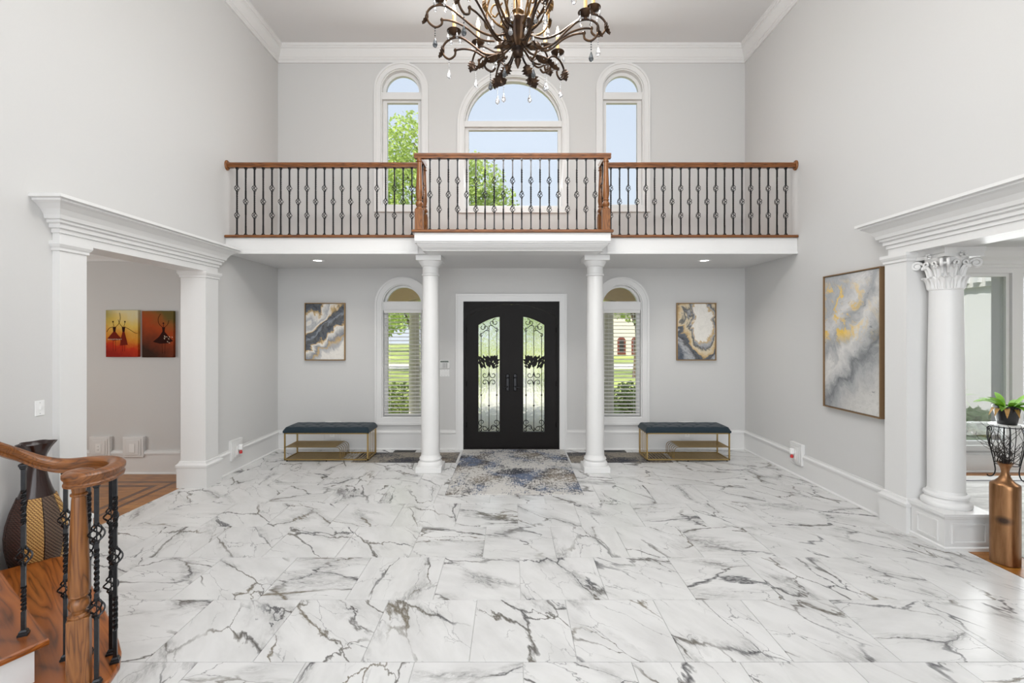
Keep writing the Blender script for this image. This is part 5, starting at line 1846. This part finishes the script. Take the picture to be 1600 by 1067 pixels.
def acanthus(parent, p, az, L, mat='chand', pitch=-1.0):
    """curled metal leaf starting at p, running outward (az) and bending by pitch"""
    d = Vector((math.cos(az), math.sin(az), 0))
    n_ = Vector((-d.y, d.x, 0))
    pos = Vector(p)
    ang_ = pitch
    rings = []
    K = 9
    for i in range(K + 1):
        tt = i / K
        w_ = L * (0.06 + 0.30 * math.sin(PI * min(1, tt * 0.9 + 0.08))) * (1.0 + 0.28 * (1 if i % 2 else -1))
        up_ = -d * math.sin(ang_) + Vector((0, 0, math.cos(ang_)))
        rings.append([tuple(pos - n_ * w_ + up_ * 0.012), tuple(pos), tuple(pos + n_ * w_ + up_ * 0.012), tuple(pos - up_ * 0.004)])
        pos = pos + (d * math.cos(ang_) + Vector((0, 0, math.sin(ang_)))) * (L / K)
        ang_ += 0.18
    build(MB().loft(rings), 'acanthus_leaf', mat, parent, 30)


def arm(az, outer, strand, cup, lit, k):
    a_ = build(MB().tube(rz_path(spl2(outer), az), 0.0085, 7), 'arm', 'chand', ch, 60)
    build(MB().tube(rz_path(spl2(strand), az), 0.0075, 7), 'arm_strand', 'chand', a_, 60)
    bx_, bz_ = outer[-1]
    q = rz_path([(bx_, bz_)], az)[0]
    build(MB().lathe([(0, -0.014), (0.010, -0.010), (0.014, 0), (0.010, 0.010), (0, 0.014)], q, 10), 'ball', 'chand', a_, 60)
    c_ = rz_path([cup], az)[0]
    cu = build(MB().lathe([(0.010, -0.02), (0.014, -0.012), (0.008, -0.004), (0.020, 0.004), (0.045, 0.016), (0.055, 0.030), (0.051, 0.033), (0.022, 0.020), (0.020, 0.030), (0.022, 0.05), (0.016, 0.052), (0.0, 0.052)], c_, 20), 'candle_cup', 'chand', ch, 40)
    build(MB().lathe([(0.013, 0.04), (0.013, 0.15), (0.0, 0.152)], c_, 12), 'candle', 'candle', cu, 40)
    bl = build(MB().lathe([(0.005, 0.15), (0.013, 0.165), (0.016, 0.182), (0.010, 0.21), (0.003, 0.238), (0.0, 0.242)], c_, 10), 'bulb', 'bulb', cu, 60)
    for q in range(4):
        aa = az + PI / 4 + q * PI / 2
        crystal(cu, (c_[0] + 0.050 * math.cos(aa), c_[1] + 0.050 * math.sin(aa), c_[2] + 0.022), 0.75, 'crystal', 2)
    # leaf and drop at the outer curl
    o_ = rz_path([max(outer, key=lambda t_: t_[0])], az)[0]
    acanthus(a_, o_, az, 0.105, 'chand', -1.9)
    lowest = min(outer[len(outer) // 2:], key=lambda t_: t_[1])
    w_ = rz_path([lowest], az)[0]
    crystal(a_, w_, 1.25, 'crystal' if k % 4 else 'smoky', 4)


LOW = [(0.07, 3.96), (0.16, 3.915), (0.26, 3.935), (0.36, 4.02), (0.44, 4.075), (0.52, 4.075), (0.575, 4.03), (0.575, 3.965), (0.53, 3.925), (0.485, 3.945), (0.48, 3.985)]
LOWS = [(0.48, 3.985), (0.41, 3.985), (0.33, 3.96), (0.24, 3.90), (0.17, 3.90)]
UPP = [(0.085, 4.04), (0.19, 4.02), (0.30, 4.06), (0.42, 4.15), (0.52, 4.215), (0.60, 4.215), (0.655, 4.165), (0.65, 4.10), (0.60, 4.06), (0.555, 4.08), (0.55, 4.115)]
UPPS = [(0.55, 4.115), (0.48, 4.11), (0.38, 4.07), (0.27, 3.99), (0.17, 3.98)]
for k in range(6):
    az = R(-12) + k * PI / 3
    arm(az, LOW, LOWS, (0.49, 4.10), True, k)
    arm(az + R(17), UPP, UPPS, (0.565, 4.24), True, k + 1)
for k in range(8):
    az = R(22) + k * PI / 4
    # tall inner scrolls rising around the stem
    P = [(0.09, 4.06), (0.17, 4.08), (0.24, 4.16), (0.25, 4.30), (0.19, 4.45), (0.12, 4.55), (0.09, 4.68), (0.13, 4.79), (0.20, 4.80), (0.225, 4.74), (0.19, 4.70)]
    i_ = build(MB().tube(rz_path(spl2(P), az), 0.008, 7), 'inner_scroll', 'gilt', ch, 60)
    P = [(0.07, 4.10), (0.11, 4.22), (0.17, 4.27), (0.20, 4.22), (0.17, 4.18), (0.145, 4.205)]
    build(MB().tube(rz_path(spl2(P), az + 0.3), 0.007, 7), 'small_scroll', 'gilt', i_, 60)
    acanthus(i_, rz_path([(0.245, 4.14)], az)[0], az, 0.10, 'gilt', 0.7)
    crystal(i_, rz_path([(0.22, 4.12)], az + 0.2)[0], 1.2, 'crystal', 3)
for k in range(6):
    az = R(2) + k * PI / 3
    # drooping leafy brackets below the urn
    P = [(0.05, 3.95), (0.10, 3.90), (0.18, 3.88), (0.24, 3.845), (0.235, 3.79), (0.19, 3.765), (0.165, 3.79)]
    b_ = build(MB().tube(rz_path(spl2(P), az), 0.008, 7), 'lower_scroll', 'chand', ch, 60)
    acanthus(b_, rz_path([(0.22, 3.87)], az)[0], az, 0.135, 'chand', -1.5)
    acanthus(b_, rz_path([(0.13, 3.885)], az)[0], az, 0.12, 'chand', -1.2)
    crystal(b_, rz_path([(0.20, 3.765)], az)[0], 1.15, 'smoky' if k in (3, 4, 5) else 'crystal', 4)
    crystal(b_, rz_path([(0.112, 4.095)], az)[0], 1.2, 'crystal', 3)
for (lx, ly) in ((0.3, 0.2), (-0.3, -0.2)):
    d = bpy.data.lights.new('candle_glow', 'POINT')
    d.energy = 70
    d.shadow_soft_size = 0.12
    d.color = (1.0, 0.965, 0.92)
    o = bpy.data.objects.new('candle_glow', d)
    col.objects.link(o)
    o.parent = ch
    o.location = (lx, ly, 1.05)

# ------------------------------------------------------------------ outdoors
struct(build(MB().box(-60, YB + T, -0.40, 60, 90, -0.15), 'ground_lawn', 'lawn'))
struct(build(MB().box(-2.9, YB + T, -0.15, 2.9, 10.2, -0.02), 'floor_porch', 'asphalt'))
struct(build(MB().box(-3.9, YB + T, 2.95, 3.9, 10.4, 3.2), 'ceiling_porch', 'tan'))
struct(build(MB().prism([(-3.9, 2.95), (-3.9, 2.5), (-2.3, 2.5)] + [(-2.3 + 4.6 * i / 20, 2.5 + 0.4 * math.sin(PI * i / 20)) for i in range(1, 20)] + [(2.3, 2.5), (3.9, 2.5), (3.9, 2.95)], 9.75, 10.25, 'xz'), 'trim_porch_beam', 'tan'))
struct(build(MB().box(-60, 26, -0.15, 60, 30, -0.13), 'ground_street', 'asphalt'))
struct(build(MB().box(-1.1, 10.2, -0.15, 1.1, 26, -0.12), 'ground_added_walk', 'asphalt'))  # pale slab added to whiten what shows through the door glass
for s, lab in ((-1, 'grey porch column seen through the left arched window'), (1, 'grey porch column seen through the right arched window')):
    x = s * 2.09
    t = thing('porch_column', (x, 10.0, -0.02), lab, 'column', 'porch columns')
    build(MB().lathe([(0.115, 0.1), (0.118, 1.0), (0.105, 2.42)], (x, 10.0, -0.02), 24), 'shaft', 'porch_white', t, 40)
    build(MB().bbox(x - 0.15, 9.85, -0.02, x + 0.15, 10.15, 0.09, 0.01), 'base', 'porch_white', t)
    build(MB().bbox(x - 0.14, 9.86, 2.39, x + 0.14, 10.14, 2.5, 0.01), 'cap', 'porch_white', t)


def foliage(mb, c, rx, rz_, n, leaf_, rnd):
    for _ in range(n):
        while True:
            u = Vector((rnd.uniform(-1, 1), rnd.uniform(-1, 1), rnd.uniform(-1, 1)))
            if 0.25 < u.length < 1:
                break
        p = Vector(c) + Vector((u.x * rx, u.y * rx, u.z * rz_))
        a = Vector((rnd.gauss(0, 1), rnd.gauss(0, 1), rnd.gauss(0, 0.6))).normalized()
        b = a.orthogonal().normalized()
        b = (Matrix.Rotation(rnd.uniform(0, 6.28), 3, a) @ b)
        L = leaf_ * rnd.uniform(0.6, 1.3)
        mb.add([p - a * L, p + b * L * 0.5, p + a * L, p - b * L * 0.5], [(0, 1, 2, 3)])


def tree(x, y, h, clumps, label, seed, leaf_=0.11, dens=520, name='tree', trunk_r=0.18, bare=0.35):
    rnd = random.Random(seed)
    t = thing(name, (x, y, -0.15), label, 'tree', 'trees in the front garden')
    tr = MB().tube(spline([(x, y, -0.15), (x + 0.1, y, h * 0.3), (x - 0.05, y + 0.1, h * 0.6), (x + 0.1, y, h * 0.9)], 5), [trunk_r * (1 - 0.8 * i / 15) for i in range(16)], 8)
    tk = build(tr, 'trunk', 'trunk', t, 60)
    fo = MB()
    for (cx_, cy_, cz_, r_) in clumps:
        foliage(fo, (x + cx_, y + cy_, cz_), r_, r_ * 0.85, int(dens * r_ * r_), leaf_, rnd)
        if abs(cx_) + abs(cy_) > 0.3:
            build(MB().tube(spline([(x, y, max(h * 0.3, cz_ - 1.6)), (x + cx_ * 0.5, y + cy_ * 0.5, cz_ - 0.5), (x + cx_, y + cy_, cz_)], 4), [0.07, 0.06, 0.05, 0.045, 0.04, 0.03, 0.03, 0.02, 0.015], 6), 'branch', 'trunk', tk, 60)
    build(fo, 'foliage', 'leaf', t)
    return t


tree(-2.55, 15.0, 7.2, [(-0.6, 0, 8.0, 1.1), (-1.6, 0.1, 7.4, 1.2), (0.2, 0.2, 7.1, 1.0), (-2.1, 0, 6.2, 1.3), (-0.6, -0.2, 6.3, 1.3), (0.8, 0, 6.2, 1.0), (1.55, 0.1, 6.75, 0.85), (0.6, 0, 5.2, 1.1), (-0.6, 0.1, 5.0, 1.2), (2.35, 0, 5.3, 0.70),
                        (1.5, 0.2, 5.9, 0.8), (1.6, 0.2, 5.1, 0.8), (-2.0, 0, 5.0, 1.2), (2.15, 0.1, 6.1, 0.65), (1.2, 0.1, 7.3, 0.6), (-0.4, 0.2, 4.3, 1.0), (1.9, 0, 4.7, 0.6)],
     'bright green leafy tree rising behind the left and centre upper windows', 3, 0.075, 1050)
tree(-6.9, 24.0, 6.0, [(0, 0, 5.2, 2.0), (-1.5, 0, 4.3, 1.6), (1.5, 0.4, 4.2, 1.7), (0.3, -0.5, 3.2, 1.5)], 'taller slender tree on the lawn through the left lower window', 8, 0.14, 260, trunk_r=0.14)
tree(-4.3, 20.0, 5.2, [(0, 0, 4.4, 1.5), (-0.8, 0, 3.5, 1.1), (0.7, 0, 3.4, 1.1), (0, 0.3, 2.7, 0.9)], 'small nearer tree on the lawn through the left lower window', 9, 0.12, 320, trunk_r=0.12)
tree(5.6, 21.0, 6.0, [(0, 0, 4.6, 1.8), (-0.9, 0, 3.9, 1.3), (1.0, 0, 3.8, 1.4), (0, 0, 3.3, 1.2)], 'leafy tree seen through the right lower window', 10, 0.13, 300, trunk_r=0.14)
for k, (x, y, lab) in enumerate(((-23, 48, 'distant round tree across the street, leftmost of the row'), (-14.5, 50, 'distant round tree across the street behind the left lower window'),
                                 (-6.2, 49, 'distant round tree across the street behind the left door glass'), (2.2, 52, 'distant round tree across the street behind the right door glass'))):
    tree(x, y, 6.5, [(0, 0, 4.6, 2.9), (-1.8, 0, 3.4, 2.0), (1.8, 0, 3.3, 2.1), (0.3, -0.5, 2.4, 1.8)], lab, 20 + k, 0.34, 60, trunk_r=0.3)


def shrub(x, y, z, r_, n, mat, leaf_, label, seed, group=None):
    t = thing('shrub', (x, y, z), label, 'shrub', group)
    fo = MB()
    foliage(fo, (x, y, z + r_ * 0.75), r_, r_ * 0.75, n, leaf_, random.Random(seed))
    build(fo, 'foliage', mat, t)
    st = MB()
    for q in range(4):
        a = q * 1.6
        st.tube([(x, y, z), (x + 0.3 * r_ * math.cos(a), y + 0.3 * r_ * math.sin(a), z + r_ * 0.8)], [0.02, 0.008], 5)
    build(st, 'stems', 'trunk', t)


shrub(-2.75, 11.2, -0.15, 0.55, 900, 'shrub', 0.06, 'green shrub outside the left arched window beside the porch column', 1)
shrub(2.95, 11.4, -0.15, 0.55, 900, 'shrub', 0.06, 'green hedge shrub outside the right arched window beside the porch column', 2)
shrub(7.85, 8.95, -0.15, 0.62, 800, 'purple', 0.07, 'dark purple shrub outside the right room window', 3)
shrub(7.75, 7.75, -0.15, 0.50, 700, 'hosta', 0.10, 'pale variegated shrub outside the right room window', 4)

# wing of the house outside the right room window
wing = thing('house_wing', (9.2, 9.5, -0.15), 'grey stucco wing of the house outside the right room window', 'building')
build(MB().box(8.6, 8.08, -0.15, 9.0, 13.5, 4.2), 'wall', 'stucco', wing)
build(MB().box(8.53, 8.06, 2.70, 8.61, 13.5, 3.4), 'frieze', 'white', wing)
build(MB().box(8.50, 7.98, -0.15, 8.72, 8.18, 3.4), 'corner_board', 'white', wing)
for k in range(18):
    y = 8.2 + 0.22 * k
    build(MB().box(8.47, y, 2.78, 8.54, y + 0.09, 2.90), 'dentil', 'stucco', wing)

# house across the street
hs = thing('far_house', (12.2, 44, -0.15), 'pale house with arched red windows across the street', 'house')
build(MB().box(6.6, 43, -0.15, 19, 52, 4.0), 'wall', 'house_white', hs)
build(MB().prism([(6.2, 4.0), (19.6, 4.0), (16.5, 7.0), (8.0, 7.0)], 42.5, 52.5, 'xz'), 'roof', 'roof', hs)
for k in range(9):
    x = 7.6 + 1.3 * k
    wn = build(MB().prism(arch(x, 0.38, -0.1, 1.15, 10), 42.95, 43.02, 'xz'), 'window', 'house_red', hs)
    build(MB().prism(arch(x, 0.20, 0.1, 1.1, 8), 42.92, 42.96, 'xz'), 'pane', 'black', wn)
